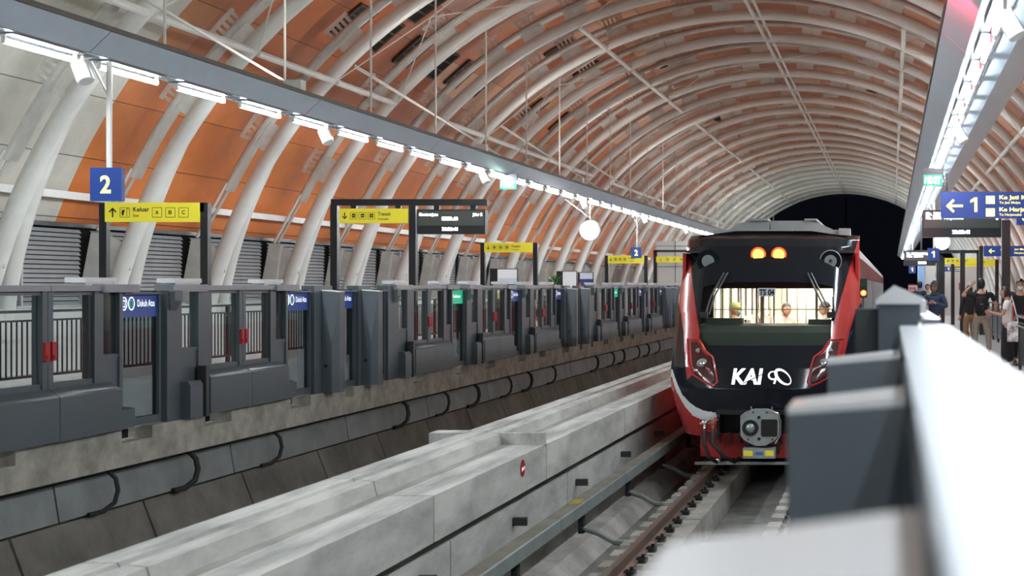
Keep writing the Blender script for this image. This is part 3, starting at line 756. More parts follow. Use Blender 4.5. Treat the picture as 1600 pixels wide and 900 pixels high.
def display(x0, x1, z0, z1, y, label, lines, back=True):
    t = thing('train_display', label, 'display', ((x0+x1)/2, y, z0))
    MB().box(x0, x1, y, y+.22, z0, z1).build('housing', M_['black'], t, smooth=False)
    w = x1-x0; h = z1-z0
    s = MB().box(x0+w*.02, x1-w*.02, y-.012, y, z0+h*.34, z1-h*.06).build('screen', M_['screen2'], t, smooth=False)
    for (tx, a, b, c, hh) in lines: text(tx, x0+w*a, x0+w*b, z0+h*c, h*hh, onY(y-.018), M_['led'], s, bold=.035)
    return t
display(-10.43, -8.93, 1.13, 1.67, 31.25, 'black hanging train display with white text beside the Transit sign', [('Kereta tujuan', .04, .31, .74, .11), ('Jalur 2', .82, .96, .74, .11), ('KERETA API', .37, .60, .56, .13), ('20:20:41', .37, .60, .14, .13)])
def simple_frame(x0, x1, zt, y, z0s, label, w=.13, side=None, top=None):
    t = thing('transit_sign', label, 'direction sign', ((x0+x1)/2, y, -1.6))
    frame_posts(t, (x0, x1), y, zt if top is None else top, w)
    if top: MB().box(x0, x1, y, y+.1, top-.12, top).build('crossbeam', M_['black'], t, smooth=False)
    transit_panel(t, x0+.06, x1-.08, z0s, zt, y-.04)
    return t
simple_frame(-12.05, -10.50, 1.26, 41.9, .975, 'yellow Transit sign between two black posts, left of the potted palm'.replace('left of', 'before'))
simple_frame(-11.62, -10.02, 1.22, 58.0, .90, 'small yellow Transit sign in black frame behind the far number 2 sign', .14)
simple_frame(-12.3, -9.4, 1.50, 74.0, 1.2, 'distant yellow Transit sign under black bar by the white end wall', .18, top=1.85)
def digit1(cx, z0, h, fn, m, p): return poly([(cx+.02*h, z0), (cx+.22*h, z0), (cx+.22*h, z0+h), (cx+.04*h, z0+h), (cx-.26*h, z0+.80*h), (cx-.26*h, z0+.62*h), (cx+.02*h, z0+.74*h)], fn, m, p, 'lettering')
def number_cube(x, y, z, num, label, s=.345, pole=2.46):
    t = thing('platform_number_sign', label, 'platform sign', (x, y, pole))
    b = MB().box(x-s/2, x+s/2, y, y+.07, z-s*.53, z+s*.53).build('cube_panel', M_['blue'], t, smooth=False)
    (text('2', x-s*.17, x+s*.17, z-s*.27, s*.54, onY(y-.004), M_['ylet'], b, bold=.025) if num == '2' else digit1(x-s*.02, z-s*.27, s*.54, onY(y-.004), M_['ylet'], b))
    MB().tube([(x+.02, y+.035, z+s*.5), (x+.02, y+.035, pole)], .03, 8).build('pole', M_['white'], t)
    MB().tube([(x+.02, y+.035, pole-.4), (x-.18, y+.035, pole)], .012, 6).build('brace', M_['white'], t)
number_cube(-8.62, 15.6, 1.11, '2', 'blue number 2 cube sign hanging nearest the camera'.replace('nearest the camera', 'over the yellow Keluar sign'))
number_cube(-8.58, 47.8, 1.10, '2', 'far small blue number 2 cube sign hanging before the yellow Transit sign')
def wall_clock(x, y, z, r, label, pole=2.45):
    t = thing('hanging_clock', label, 'clock', (x, y, pole))
    MB().disc((x, y+.09, z), r, 'y', .16, 32).build('case', M_['white'], t)
    fc = MB().disc((x, y+.005, z), r*.92, 'y', .012, 32).build('face', M_['clock'], t)
    MB().box(x-.008, x+.008, y-.008, y-.004, z, z+r*.6).build('minute_hand', M_['klet'], fc); MB().box(x-r*.4, x, y-.008, y-.004, z-.008, z+.008).build('hour_hand', M_['klet'], fc)
    mb = MB()
    for k in range(12): a = k*math.pi/6; mb.ball((x+r*.78*math.cos(a), y-.004, z+r*.78*math.sin(a)), .010, 6, 4)
    mb.build('hour_marking', M_['klet'], fc)
    MB().tube([(x, y+.09, z+r*.95), (x, y+.09, pole)], .022, 8).build('pole', M_['white'], t)
    MB().tube([(x, y+.09, z+r*1.2), (x-.7, y+.09, pole)], .014, 6).build('brace', M_['white'], t)
wall_clock(-8.6, 40.5, 1.57, .29, 'round white station clock hanging over platform two')
wall_clock(1.62, 45.5, 1.40, .27, 'round white station clock hanging under the platform one display')
def exit_box(x, y, z, label):
    t = thing('exit_light', label, 'exit sign', (x, y, 2.5))
    MB().box(x-.2, x+.2, y, y+.1, z+.12, z+.24).build('battery_housing', M_['black'], t, smooth=False)
    s = MB().box(x-.18, x+.18, y, y+.05, z-.1, z+.115).build('sign_panel', M_['green'], t, smooth=False)
    text('EXIT', x-.10, x+.15, z-.055, .125, onY(y-.005), M_['led'], s, bold=.04)
    poly([(x-.165, z-.05), (x-.135, z-.05), (x-.12, z+.06), (x-.15, z+.07)], onY(y-.005), M_['led'], s, 'runner_symbol')
    MB().box(x-.02, x+.02, y+.02, y+.06, z+.24, 2.49).build('bracket', M_['white'], t)
exit_box(-8.6, 31.9, 2.26, 'small green EXIT light on the platform two light beam')
exit_box(.80, 27.4, 2.02, 'small green EXIT light on the platform one light beam')
# end wall of platform two
t = thing('end_wall_room', 'white panelled end room at the far end of platform two', 'room block', (-11, 66, -1.6), kind='structure')
MB().box(-12.6, -8.6, 76, 80, -1.6, 2.37).build('wall_end', M_['wallw'], t, smooth=False)['kind'] = 'structure'
mb = MB()
for k in range(1, 4): mb.box(-12.6+k*1.05-.012, -12.6+k*1.05+.012, 75.97, 76, -1.6, 2.37)
for z in (-.3, 1.0, 2.1): mb.box(-12.6, -8.6, 75.97, 76, z-.012, z+.012)
mb.build('panel_joint', M_['black'], t, smooth=False)
# poster stands, potted palm on platform two
def poster(x, y, w, z0, z1, label, cols):
    t = thing('poster_stand', label, 'poster stand', (x, y, -1.6))
    MB().box(x-w/2-.2, x-w/2-.04, y, y+.3, -1.6, z1+.02).build('side_casing', M_['black'], t, smooth=False)
    MB().box(x-w/2-.04, x+w/2+.02, y+.02, y+.14, -1.6, z1+.02).build('frame', M_['black'], t, smooth=False)
    h = z1-z0; zz = z1
    for c, fr in cols:
        MB().box(x-w/2, x+w/2, y, y+.02, zz-h*fr, zz).build('poster_band', c, t, smooth=False); zz -= h*fr
navy = mat('poster_navy', (.03, .05, .2), .5); pale = mat('poster_pale', (.62, .66, .75), .5); pyel = mat('poster_yellow', (.7, .55, .15), .5); whp = mat('poster_white', (.85, .85, .86), .5)
poster(-10.0, 37, .5, -.35, .42, 'lit poster stand with white, blue and yellow bands behind the gates', [(whp, .3), (pale, .2), (navy, .15), (whp, .15), (pyel, .2)])
poster(-10.1, 44.6, .42, -.4, .43, 'tall navy and white information board beside the potted palm', [(whp, 1.0)])
poster(-10.2, 47.5, .42, -.4, .42, 'dark framed poster stand with navy centre, last of the three', [(pale, .25), (navy, .3), (whp, .2), (pyel, .25)])
t = thing('potted_palm', 'green palm in a pot behind the platform two gates', 'plant', (-10.3, 43.4, -1.6))
MB().tube([(-10.3, 43.4, -1.6), (-10.3, 43.4, -1.2)], [.16, .22], 16).build('pot', M_['wallw'], t)
MB().tube([(-10.3, 43.4, -1.2), (-10.28, 43.4, .02)], [.04, .03], 8).build('stem', M_['brown'], t)
mb = MB(); rn = random.Random(3)
for k in range(46):
    a = rn.uniform(0, 6.28); e = rn.uniform(.2, 1.3); L = rn.uniform(.35, .6)
    d = Vector((math.cos(a)*math.cos(e), math.sin(a)*math.cos(e), math.sin(e))); p0 = Vector((-10.28, 43.4, .0)); sd = d.cross(Vector((0, 0, 1))).normalized()*.025
    p1 = p0+d*L*.55; p2 = p0+d*L-Vector((0, 0, .12*L/.5))
    mb.add([p0, p1+sd, p2, p1-sd], [(0, 1, 2, 3)])
mb.build('foliage', M_['leaf'], t, smooth=False)
o = MB().tube([(-10.0, 45.6, -1.6), (-10.0, 45.6, -.1), (-10.0, 45.6, .1)], [.09, .09, .03], 14).build('fire_extinguisher', M_['red'], at=(-10, 45.6, -1.6)); setp(o, 'red cylinder standing between the two information boards on platform two', 'extinguisher')

# ------------------------------------------------------------------ PLATFORM 1 FURNITURE
y = 28.3; t = thing('platform_direction_sign', 'large blue sign with arrow, 1 and destinations on a thick black post', 'direction sign', (2.28, y, -1.6))
frame_posts(t, (2.28,), y, 1.3, .17)
MB().box(2.19, 2.55, y-.06, y+.22, -1.6, -1.55).build('foot_plate', M_['black'], t)
s = board_sign(.98, 3.6, 1.335, 1.86, y-.05, 'blue', t, th=.1); f = onY(y-.056)
arrow(1.25, 1.58, .30, 'left', f, M_['ylet'], s)
digit1(1.64, 1.46, .29, f, M_['ylet'], s)
for k in (0, 1):
    cz = 1.70-.25*k; q = poly([(1.875, cz-.08), (2.05, cz-.08), (2.05, cz+.08), (1.875, cz+.08)], f, M_['ylet'], s, 'line_symbol')
    poly([(1.92+.05*math.cos(a*math.pi/6)+.04, cz+.05*math.sin(a*math.pi/6)) for a in range(12)], onY(y-.062), M_['wlet'], s, 'line_symbol')
text('Ke Jati Mulya', 2.14, 2.93, 1.715, .075, f, M_['ylet'], s, bold=.03); text('To Jati Mulya', 2.14, 2.56, 1.625, .045, f, M_['ylet'], s)
text('Ke Harjamukti', 2.14, 2.98, 1.475, .075, f, M_['ylet'], s, bold=.03); text('To Harjamukti', 2.14, 2.58, 1.385, .045, f, M_['ylet'], s)
display(.68, 2.44, 1.07, 1.68, 31.6, 'wide black train display with white text behind the large blue sign', [('Ka. 2004  Kereta tujuan', .05, .62, .80, .11), ('Ka. 2008  Harjamukti', .05, .52, .66, .11), ('8', .93, .96, .64, .13), ('20:20:41', .38, .60, .13, .13)])
MB().box(1.2, 1.26, 31.65, 31.7, 1.68, 2.5).build('hanger_pole', M_['black'], bpy.data.objects['train_display.001'])
display(.46, 1.68, .75, 1.34, 54, 'distant small train display with white text by the small number 1 sign', [('Ka. 2004 Jati Mulya', .1, .8, .72, .12), ('Ka. 2008', .1, .6, .55, .12), ('20:20', .45, .7, .12, .14)])
MB().box(1.1, 1.16, 54.05, 54.1, 1.34, 2.5).build('hanger_pole', M_['black'], bpy.data.objects['train_display.002'])
number_cube(1.24, 42, .92, '1', 'small blue number 1 cube sign hanging on platform one')
number_cube(1.05, 72, .80, '1', 'tiny farthest blue number 1 cube sign on platform one')
simple_frame(2.50, 4.30, 1.06, 58, .77, 'nearer yellow Transit sign between black posts on platform one'.replace('nearer ', 'lower '), .15)
simple_frame(1.75, 3.25, 1.02, 53, .80, 'upper yellow Transit sign with black crossbar on platform one', .15, top=1.32)
def blue_board(x0, x1, z0, z1, y, posts, label, num=True):
    t = thing('blue_direction_sign', label, 'direction sign', ((x0+x1)/2, y, -1.6)); frame_posts(t, posts, y, z1, .13)
    s = board_sign(x0, x1, z0, z1, y-.06, 'blue', t); f = onY(y-.066); h = z1-z0
    arrow(x0+h*.75, (z0+z1)/2, h*.5, 'left', f, M_['ylet'], s); digit1(x0+h*1.75, z0+h*.22, h*.56, f, M_['ylet'], s)
    text('Jati Mulya', x0+h*2.9, x0+h*4.2, z0+h*.6, h*.16, f, M_['ylet'], s); text('Harjamukti', x0+h*2.9, x0+h*4.2, z0+h*.25, h*.16, f, M_['ylet'], s)
blue_board(2.98, 4.8, .94, 1.28, 46, (2.90, 4.8), 'small blue arrow 1 sign on black posts behind the thick post')
blue_board(3.2, 4.6, 1.55, 1.85, 36.5, (3.95,), 'blue arrow sign cut by the picture edge under the large blue sign')
blue_board(2.3, 3.5, .66, .9, 68, (2.4, 3.4), 'faraway blue sign before the white end wall of platform one')
t = thing('end_wall_room', 'white end room with doors at the far end of platform one', 'room block', (2, 70, -1.6), kind='structure')
MB().box(1.75, 5.0, 76, 79, -1.6, 1.2).build('wall_end', M_['wallw'], t, smooth=False)['kind'] = 'structure'
MB().box(1.45, 1.75, 75.9, 79, -1.6, 1.2).build('wall_panel', mat('pale_blue_panel', (.25, .45, .75), .4), t, smooth=False)['kind'] = 'structure'
o = MB().disc((2.05, 60, .43), .22, 'y', .1, 20).build('wall_fan', M_['metal'], at=(2.05, 60, .43)); setp(o, 'round grey fan high up on platform one, far down the hall', 'fan'); ORG[o.name] = Vector((2.05, 60, .43))
MB().box(2.02, 2.08, 60, 60.06, -1.6, .3).build('pole', M_['black'], o)
for i, (x, z, w) in enumerate(((3.55, -.05, .25), (3.9, -.35, .3))):
    o = MB().box(x, x+w, 74.9, 75.1, z-.2, z+.2).build('wall_notice', M_['red'], at=(x, 75, z)); setp(o, 'small red notice by the far end wall, %s of two' % nth(i), 'notice')
t = thing('information_kiosk', 'small red and white box sign on a stand by the far train flank', 'sign', (.7, 55, -1.6))
MB().box(.65, .95, 55, 55.3, -1.6, .05).build('stand', M_['red'], t, smooth=False); s = MB().box(.66, 1.0, 54.98, 55, -.22, -.0).build('panel', whp, t, smooth=False)
text('KAI', .70, .94, -.17, .11, onY(54.97), M_['red'], s, bold=.04)
t = railing(2.42, 19.5, 26.8, 'dark panelled barrier with steel handrail at the picture edge on platform one', top=-.55, panel=M_['psdd'])
MB().tube([(2.36, 19.5, -.57), (2.36, 26.8, -.57)], .03, 8).tube([(2.36, 19.5, -.75), (2.36, 26.8, -.75)], .02, 8).build('steel_rail', M_['chrome'], t)
railing(3.0, 38, 58, 'black barrier down the middle of platform one in the distance', top=-.5, panel=M_['psd'])
o = MB().tube([(2.02, 38, -1.6), (2.02, 38, -1.28), (2.02, 38, -1.18)], [.07, .07, .02], 12).build('fire_extinguisher', M_['red'], at=(2, 38, -1.6)); setp(o, 'red fire extinguisher on the floor of platform one beside the walking man', 'extinguisher')
for i, (x, yy) in enumerate(((2.0, 40), (1.62, 47), (1.8, 50))):
    o = MB().box(x-.07, x+.07, yy, yy+.14, -1.6, 1.0).build('sign_post', M_['black'], at=(x, yy, -1.6), smooth=False); setp(o, 'bare black post on platform one, %s from the camera' % nth(i), 'post')

# ------------------------------------------------------------------ TRACK
for nm, cx in (('train', -1.9), ('empty', -6.7)):
    for side in (-1, 1):
        x = cx+side*.7525
        mb = MB(); mb.prism([(x-.07, -2.83), (x+.07, -2.83), (x+.07, -2.815), (x+.015, -2.79), (x+.012, -2.715), (x+.035, -2.70), (x+.035, -2.672), (x-.035, -2.672), (x-.035, -2.70), (x-.012, -2.715), (x-.015, -2.79), (x-.07, -2.815)], 'y', -1, 170)
        t = thing('rail', 'brown steel rail of the %s track, %s' % (nm, 'nearer the central beam' if (side == -1) == (nm == 'train') else 'nearer the platform'), 'rail', (x, 0, -2.83))
        mb.build('rail_section', M_['rail'], t, ang=20); MB().box(x-.03, x+.03, -1, 170, -2.673, -2.667).build('rail_head', M_['railt'], t)
    # plinths cast in lengths
for side in (-1, 1): st(MB().box(-6.7+side*.7525-.3, -6.7+side*.7525+.3, -1, 170, -3.2, -2.83).build('trim_5', M_['conc'], smooth=False))
for cx, nm in ((-1.9, 'train'),):
    for side in (-1, 1):
        x = cx+side*.7525; pl = None; i = 0; y = 5.2 if nm == 'train' else 30
        while y < (60 if nm == 'train' else 31):
            if pl is None:
                mb = MB(); mb.box(x-.33, x+.33, y+.02, y+3.0, -3.2, -2.9); mb.box(x-.15, x+.33, y+.02, y+3.0, -2.91, -2.86)
                k = y+.05
                while k < y+2.9: mb.box(x-.33, x-.14, k, k+.34, -2.91, -2.85); mb.box(x-.14, x+.14, k, k+.34, -2.87, -2.835); k += .6
                pl = thing('track_plinth', '', 'concrete plinth', (x, y, -3.2), 'concrete plinths under the rails'); py = y
                mb.build('concrete_block', M_['conc'], pl, smooth=False)
                mb = MB(); k = y+.2
                n_ = 0
                while k < y+2.9:
                    for sg in (-1, 1):
                        mb = MB(); mb.box(x+sg*.07, x+sg*.15, k-.06, k+.06, -2.835, -2.79); mb.tube([(x+sg*.11, k, -2.80), (x+sg*.11, k, -2.75)], .018, 6); mb.tube([(x+sg*.14, k-.05, -2.80), (x+sg*.05, k-.04, -2.79), (x+sg*.05, k+.04, -2.79), (x+sg*.14, k+.05, -2.80)], .011, 5)
                        mb.build('rail_clip', M_['dark'], pl)
                    k += .6
                o = pl
            else: o = copy_tree(pl, dy=y-py)
            o['label'] = 'pale concrete plinth under the %s rail of the %s track, %s length' % ('inner' if (side == -1) == (nm == 'train') else 'platform-side', nm, nth(i))
            y += 3.05; i += 1
# third rail cover on brackets
t0 = None; i = 0; y = 4.0
while y < 60:
    lb = 'grey conductor rail cover beside the beam, %s length from the camera' % nth(i)
    if t0 is None:
        t0 = thing('conductor_rail_cover', lb, 'rail cover', (-3.47, y, -2.6), 'conductor rail cover lengths'); yy0 = y
        MB().prism([(-3.42, -2.405), (-3.41, -2.42), (-3.41, -2.545), (-3.43, -2.56), (-3.45, -2.545), (-3.45, -2.44), (-3.56, -2.44), (-3.56, -2.405)], 'y', y+.012, y+3.55).build('side_cover', M_['galv'], t0, smooth=False)
        MB().box(-3.565, -3.425, y+.012, y+3.55, -2.407, -2.399).build('top_cover', M_['galvt'], t0, smooth=False)
        MB().box(-3.54, -3.46, y, y+3.56, -2.56, -2.46).build('conductor_rail', M_['rail'], t0, smooth=False)
    else: copy_tree(t0, dy=y-yy0, label=lb)
    y += 3.56; i += 1
t0 = None; i = 0; y = 4.8
while y < 50:
    lb = 'bent steel bracket arm between conductor rail and running rail, %s from the camera' % nth(i)
    if t0 is None:
        t0 = thing('rail_bracket', lb, 'bracket', (-3.5, y, -2.9), 'conductor rail brackets'); yy0 = y
        mb = MB(); P = [(-3.52, -2.74), (-3.36, -2.79), (-3.16, -2.90), (-2.99, -2.905)]
        for a, b in zip(P[:-1], P[1:]): mb.prism([(a[0], a[1]), (b[0], b[1]), (b[0], b[1]-.03), (a[0], a[1]-.03)], 'y', y-.05, y+.05)
        for a, b in zip(P[:-1], P[1:]): mb.prism([(a[0], a[1]), (b[0], b[1]), (b[0], b[1]-.07), (a[0], a[1]-.07)], 'y', y+.04, y+.05)
        mb.build('arm', M_['galv'], t0, smooth=False)
        MB().box(-3.56, -3.5, y-.05, y+.05, -2.82, -2.56).build('upright', M_['dark'], t0); MB().box(-3.8, -3.66, y+.9, y+.96, -2.41, -2.33).build('fixing_block', M_['psdd'], t0)
    else: copy_tree(t0, dy=y-yy0, label=lb)
    y += 2.85; i += 1
o = MB().box(-3.545, -3.44, 15.6, 15.95, -2.4, -2.396).build('paint_mark', mat('faded_yellow_paint', (.45, .36, .06), .8), at=(-3.5, 15.7, -2.4)); setp(o, 'faded yellow paint mark on the conductor rail cover', 'painted mark')
st(MB().prism([(-3.8, -3.2), (-3.8, -3.0), (-3.62, -3.02), (-3.45, -3.2)], 'y', -1, 130).build('trim_4', M_['conc']))
# yellow balise on its stand
t = thing('track_beacon', 'yellow beacon plate on a low stand between the rails', 'track beacon', (-1.9, 15.9, -3.2))
MB().box(-2.15, -1.66, 15.75, 16.05, -2.955, -2.905).build('beacon_plate', M_['amber'], t, smooth=False)
MB().box(-2.17, -1.64, 15.72, 16.08, -2.972, -2.955).build('tray', M_['wallw'], t, smooth=False)
for x in (-2.12, -1.70):
    for yy in (15.8, 16.0): MB().box(x-.02, x+.02, yy-.02, yy+.02, -3.2, -2.97).build('leg', M_['dark'], t, smooth=False)
# mast beyond the hall
t = thing('lattice_mast', 'dim lattice mast standing in the dark beyond the hall', 'mast', (-5.3, 165, -4))
MB().tube([(-5.3, 165, -4), (-5.3, 165, 14)], .12, 8).build('pole', M_['mast'], t)
mb = MB()
for k in range(14): mb.box(-5.75, -4.85, 164.95, 165.05, 1+k*.9, 1.08+k*.9)
mb.build('rung_grille', M_['mast'], t)
# ------------------------------------------------------------------ THE TRAIN
TX = -1.87; W_ = 1.36
def yc(z):   # centre line of the nose
    K = [(-2.7, 20.75), (-2.2, 20.62), (-1.9, 20.55), (-1.5, 20.55), (-1.2, 20.62), (-.95, 20.78), (-.5, 21.08), (0, 21.42), (.3, 21.62), (.6, 21.84), (.72, 22.0), (.80, 22.35)]
    if z <= K[0][0]: return K[0][1]
    for (a, p), (b, q) in zip(K[:-1], K[1:]):
        if z <= b:
            k = (z-a)/(b-a); return p+(q-p)*k
    return K[-1][1]
def wz(z):
    if z > -.4: return 1.42-.06*min(1, (z+.4)/1.0)
    if z > -1.4: return 1.42
    return 1.42-.22*((-1.4-z)/.8)**1.3
def ysurf(x, z):
    u = min(1, abs(x)/wz(z)); return yc(z)+.20*u*u+.42*u**7
def P2S(px, py):
    dx, dz = (px-1393)/2222.2, (446-py)/2222.2; lo, hi = 19.0, 24.5
    for _ in range(40):
        m = (lo+hi)/2; x = dx*m-TX; z = dz*m
        if abs(x) > wz(z) or m > ysurf(x, z): hi = m
        else: lo = m
    return dx*lo-TX, dz*lo
def onS(off=.006): return lambda u, v: (TX+u, ysurf(u, v)-off, v)
interp = lambda t, K: next((p+(q-p)*(t-a)/(b-a) for (a, p), (b, q) in zip(K[:-1], K[1:]) if a <= t <= b), K[0][1] if t < K[0][0] else K[-1][1])
RIN = [(-1.12, .76), (-.85, .92), (-.7, .97), (-.4, 1.055), (.06, 1.17), (.26, 1.22), (.66, 1.325), (.8, 1.35)]
ROUT = [(-1.45, 1.10), (-1.1, 1.17), (-.7, 1.24), (-.4, 1.33), (-.1, 1.5)]
ZBW = [(.6, -1.85), (.85, -1.82), (.98, -1.77), (1.09, -1.70), (1.2, -1.6), (1.28, -1.45), (1.39, -1.25)]
ZWR = [(.6, -1.95), (.9, -1.95), (1.03, -1.90), (1.17, -1.76), (1.3, -1.57), (1.39, -1.36)]
def region(x, z):
    a = abs(x)
    zb = interp(a, ZBW); zr = interp(a, ZWR)
    if z < zr: return 1
    if z < zb: return 2
    if z > -1.40 and a > interp(z, RIN) and a < interp(z, ROUT) and (z > -1.12 or a > .86+(-1.12-z)*1.0): return 1
    return 0
car = thing('light_rail_train', 'red and black light rail train standing at platform one, tail lamps lit', 'train', (TX, 20.6, -2.69))
NX, NZ = 260, 300
zs = [-2.2+(.80+2.2)*j/NZ for j in range(NZ+1)]
mb = MB(); vs = []; 
for z in zs:
    for i in range(NX+1):
        u = -1+2*i/NX; u = math.copysign(1-(1-abs(u))**1.5, u); x = u*wz(z); vs.append((TX+x, ysurf(x, z), z))
WIN = lambda x, z: abs(x) < .985+.02*z and -.88 < z < .05-.08*(abs(x)/1)**4
fs = []; mi = []
for j in range(NZ):
    for i in range(NX):
        a = vs[j*(NX+1)+i]; b = vs[(j+1)*(NX+1)+i+1]; x = (a[0]+b[0])/2-TX; z = (a[2]+b[2])/2
        if WIN(x, z): continue
        if abs(x) < .63 and z < -1.84: continue
        if z < -2.2+.0 or (abs(x) < .9 and z < -2.14): continue
        fs.append((j*(NX+1)+i, j*(NX+1)+i+1, (j+1)*(NX+1)+i+1, (j+1)*(NX+1)+i)); mi.append(region(x, z))
mb.v = vs; mb.f = fs; mb.mi = mi
mb.build('front_shell', [M_['tblack'], M_['tred'], M_['twhite']], car, ang=60)
# windscreen
mb = MB(); vs = []; n1, n2 = 30, 16
for j in range(n2+1):
    for i in range(n1+1):
        x = -1.0+2*i/n1; z = -.90+.97*j/n2; vs.append((TX+x, ysurf(x, z)+.012, z))
mb.add(vs, [(j*(n1+1)+i, j*(n1+1)+i+1, (j+1)*(n1+1)+i+1, (j+1)*(n1+1)+i) for j in range(n2) for i in range(n1)])
ws = mb.build('windscreen', M_['wglass'], car)
a, b = P2S(1184, 463), P2S(1212, 450)
poly([(a[0], a[1]), (b[0], a[1]), (b[0], b[1]), (a[0], b[1])], onS(-.005), mat('tag_backing', (.45, .47, .48), .5), ws, 'number_tag')
a, b = P2S(1186, 461), P2S(1210, 461)
text('TS 04', a[0], b[0], a[1], .085, onS(.004), mat('decal_navy', (.01, .015, .05), .4), ws, bold=.04)
# lower matt strip of the windscreen surround
# tail lamps and spot lamps
for px in (1185, 1217):
    x, z = P2S(px, 398); y = ysurf(x, z)
    l = MB().disc((TX+x, y-.01, z), .115, 'y', .03, 24).build('tail_lamp', M_['tail2'], car); MB().disc((TX+x, y-.03, z), .085, 'y', .012, 20).build('lamp_core', M_['tail'], l)
for sx in (-1, 1):
    x, z = P2S(1298, 408); x *= sx; y = ysurf(x, z)
    l = MB().disc((TX+x, y-.005, z), .175, 'y', .03, 28).build('spot_lamp', M_['tblack'], car)
    mb = MB(); mb.tube([(TX+x+.165*math.cos(q*math.pi/14), y-.022, z+.165*math.sin(q*math.pi/14)) for q in range(29)], .007, 6, False); mb.build('ring', M_['metal'] if sx > 0 else M_['tblack'], l)
    MB().disc((TX+x, y-.03, z), .095, 'y', .03, 24).build('lens', M_['lens'], l); MB().disc((TX+x, y-.05, z), .03, 'y', .02, 20).build('reflector', M_['chrome'] if sx > 0 else M_['lens'], l)
# head lamp clusters
LP = [(1079,533.5),(1090,534),(1098,550),(1111,560),(1117,594),(1112,597),(1101,593),(1085,581.5),(1081,565)]
OP = [(1074,529),(1093,531),(1102,548),(1114,558),(1121,597),(1115,603),(1103,598),(1081,584),(1076,565)]
def dens(P, n=6):
    out = []
    for i in range(len(P)):
        a, b = P[i], P[(i+1) % len(P)]
        for k in range(n): out.append((a[0]+(b[0]-a[0])*k/n, a[1]+(b[1]-a[1])*k/n))
    return out
for sx in (-1, 1):
    L = [(abs(p[0])*sx, p[1]) for p in (P2S(*q) for q in dens(LP))]; O = [(abs(p[0])*sx, p[1]) for p in (P2S(*q) for q in dens(OP))]
    c = (sum(p[0] for p in L)/len(L), sum(p[1] for p in L)/len(L)); f = onS(.012)
    mb = MB(); k = len(L); mb.add([f(*p) for p in L]+[f((p[0]+c[0])/2, (p[1]+c[1])/2) for p in L]+[f(*c)], [(i, (i+1) % k, k+(i+1) % k, k+i) for i in range(k)]+[(k+i, k+(i+1) % k, 2*k) for i in range(k)])
    h = mb.build('headlamp', M_['lensr'], car)
    MB().tube([onS(.010)(*p) for p in O]+[onS(.010)(*O[0])], .017, 6, False).build('red_rim', M_['tred'], h)
    for q, r in (((1097.5, 569.5), .088), ((1091.5, 549), .05)):
        x, z = P2S(*q); x = abs(x)*sx; y = ysurf(x, z)
        MB().ball((TX+x, y+.02, z), r, 16, 10, (1, .5, 1)).build('reflector', M_['lens'], h); MB().ball((TX+x, y-.035, z), r*.5, 12, 8, (1, .5, 1)).build('bulb', M_['chrome'], h)
# operator lettering and ribbon mark
a, b = P2S(1143, 599.5), P2S(1194, 599.5)
text('KAI', a[0], b[0]-.05, a[1], .215, onS(.012), M_['wlet'], car, bold=.035, shear=.14)
p, q = P2S(1161, 599), P2S(1195, 583); stroke([p, q], .012, onS(.02), M_['tblack'], car, 'lettering_slash')
c1 = P2S(1208, 586.5); c2 = P2S(1224, 589)
def ring(c, ra, rb, tilt, w0, w1, n=36):
    mb = MB(); f = onS(.012)
    for k in range(n+1):
        a = 2*math.pi*k/n; ww = w0+(w1-w0)*(.5-.5*math.cos(a-.6))
        for rr in (-ww/2, ww/2):
            u, v = (ra+rr)*math.cos(a), (rb+rr)*math.sin(a); mb.v.append(f(c[0]+u*math.cos(tilt)-v*math.sin(tilt), c[1]+u*math.sin(tilt)+v*math.cos(tilt)))
    for k in range(n): mb.f.append((2*k, 2*k+2, 2*k+3, 2*k+1)); mb.mi.append(0)
    return mb
ring(c1, .062, .055, 0, .012, .026).build('ribbon_mark', M_['wlet'], car, smooth=False); ring(c2, .135, .072, -.75, .014, .045).build('ribbon_mark', M_['wlet'], car, smooth=False)
stroke([(c1[0]+.05, c1[1]-.01), (c1[0]+.02, c1[1]-.11)], .028, onS(.012), M_['wlet'], car, 'ribbon_mark')
# wipers
for q0, q1, q2 in (((1132, 426), (1112, 462), (1103, 491)), ((1262, 427), (1277, 458), (1287, 478))):
    P = [P2S(*q) for q in (q0, q1, q2)]; F = onS(.06)
    for off in (0, .055):
        w_ = MB().tube([F(p[0]+off, p[1]) for p in P], .014, 6).build('wiper', M_['black'], car)
for q in ((1100, 492), (1299, 492)):
    p = P2S(*q); MB().box(TX+p[0]-.06, TX+p[0]+.06, ysurf(*p)-.07, ysurf(*p), p[1]-.045, p[1]+.045).build('wiper_pivot', M_['black'], car)
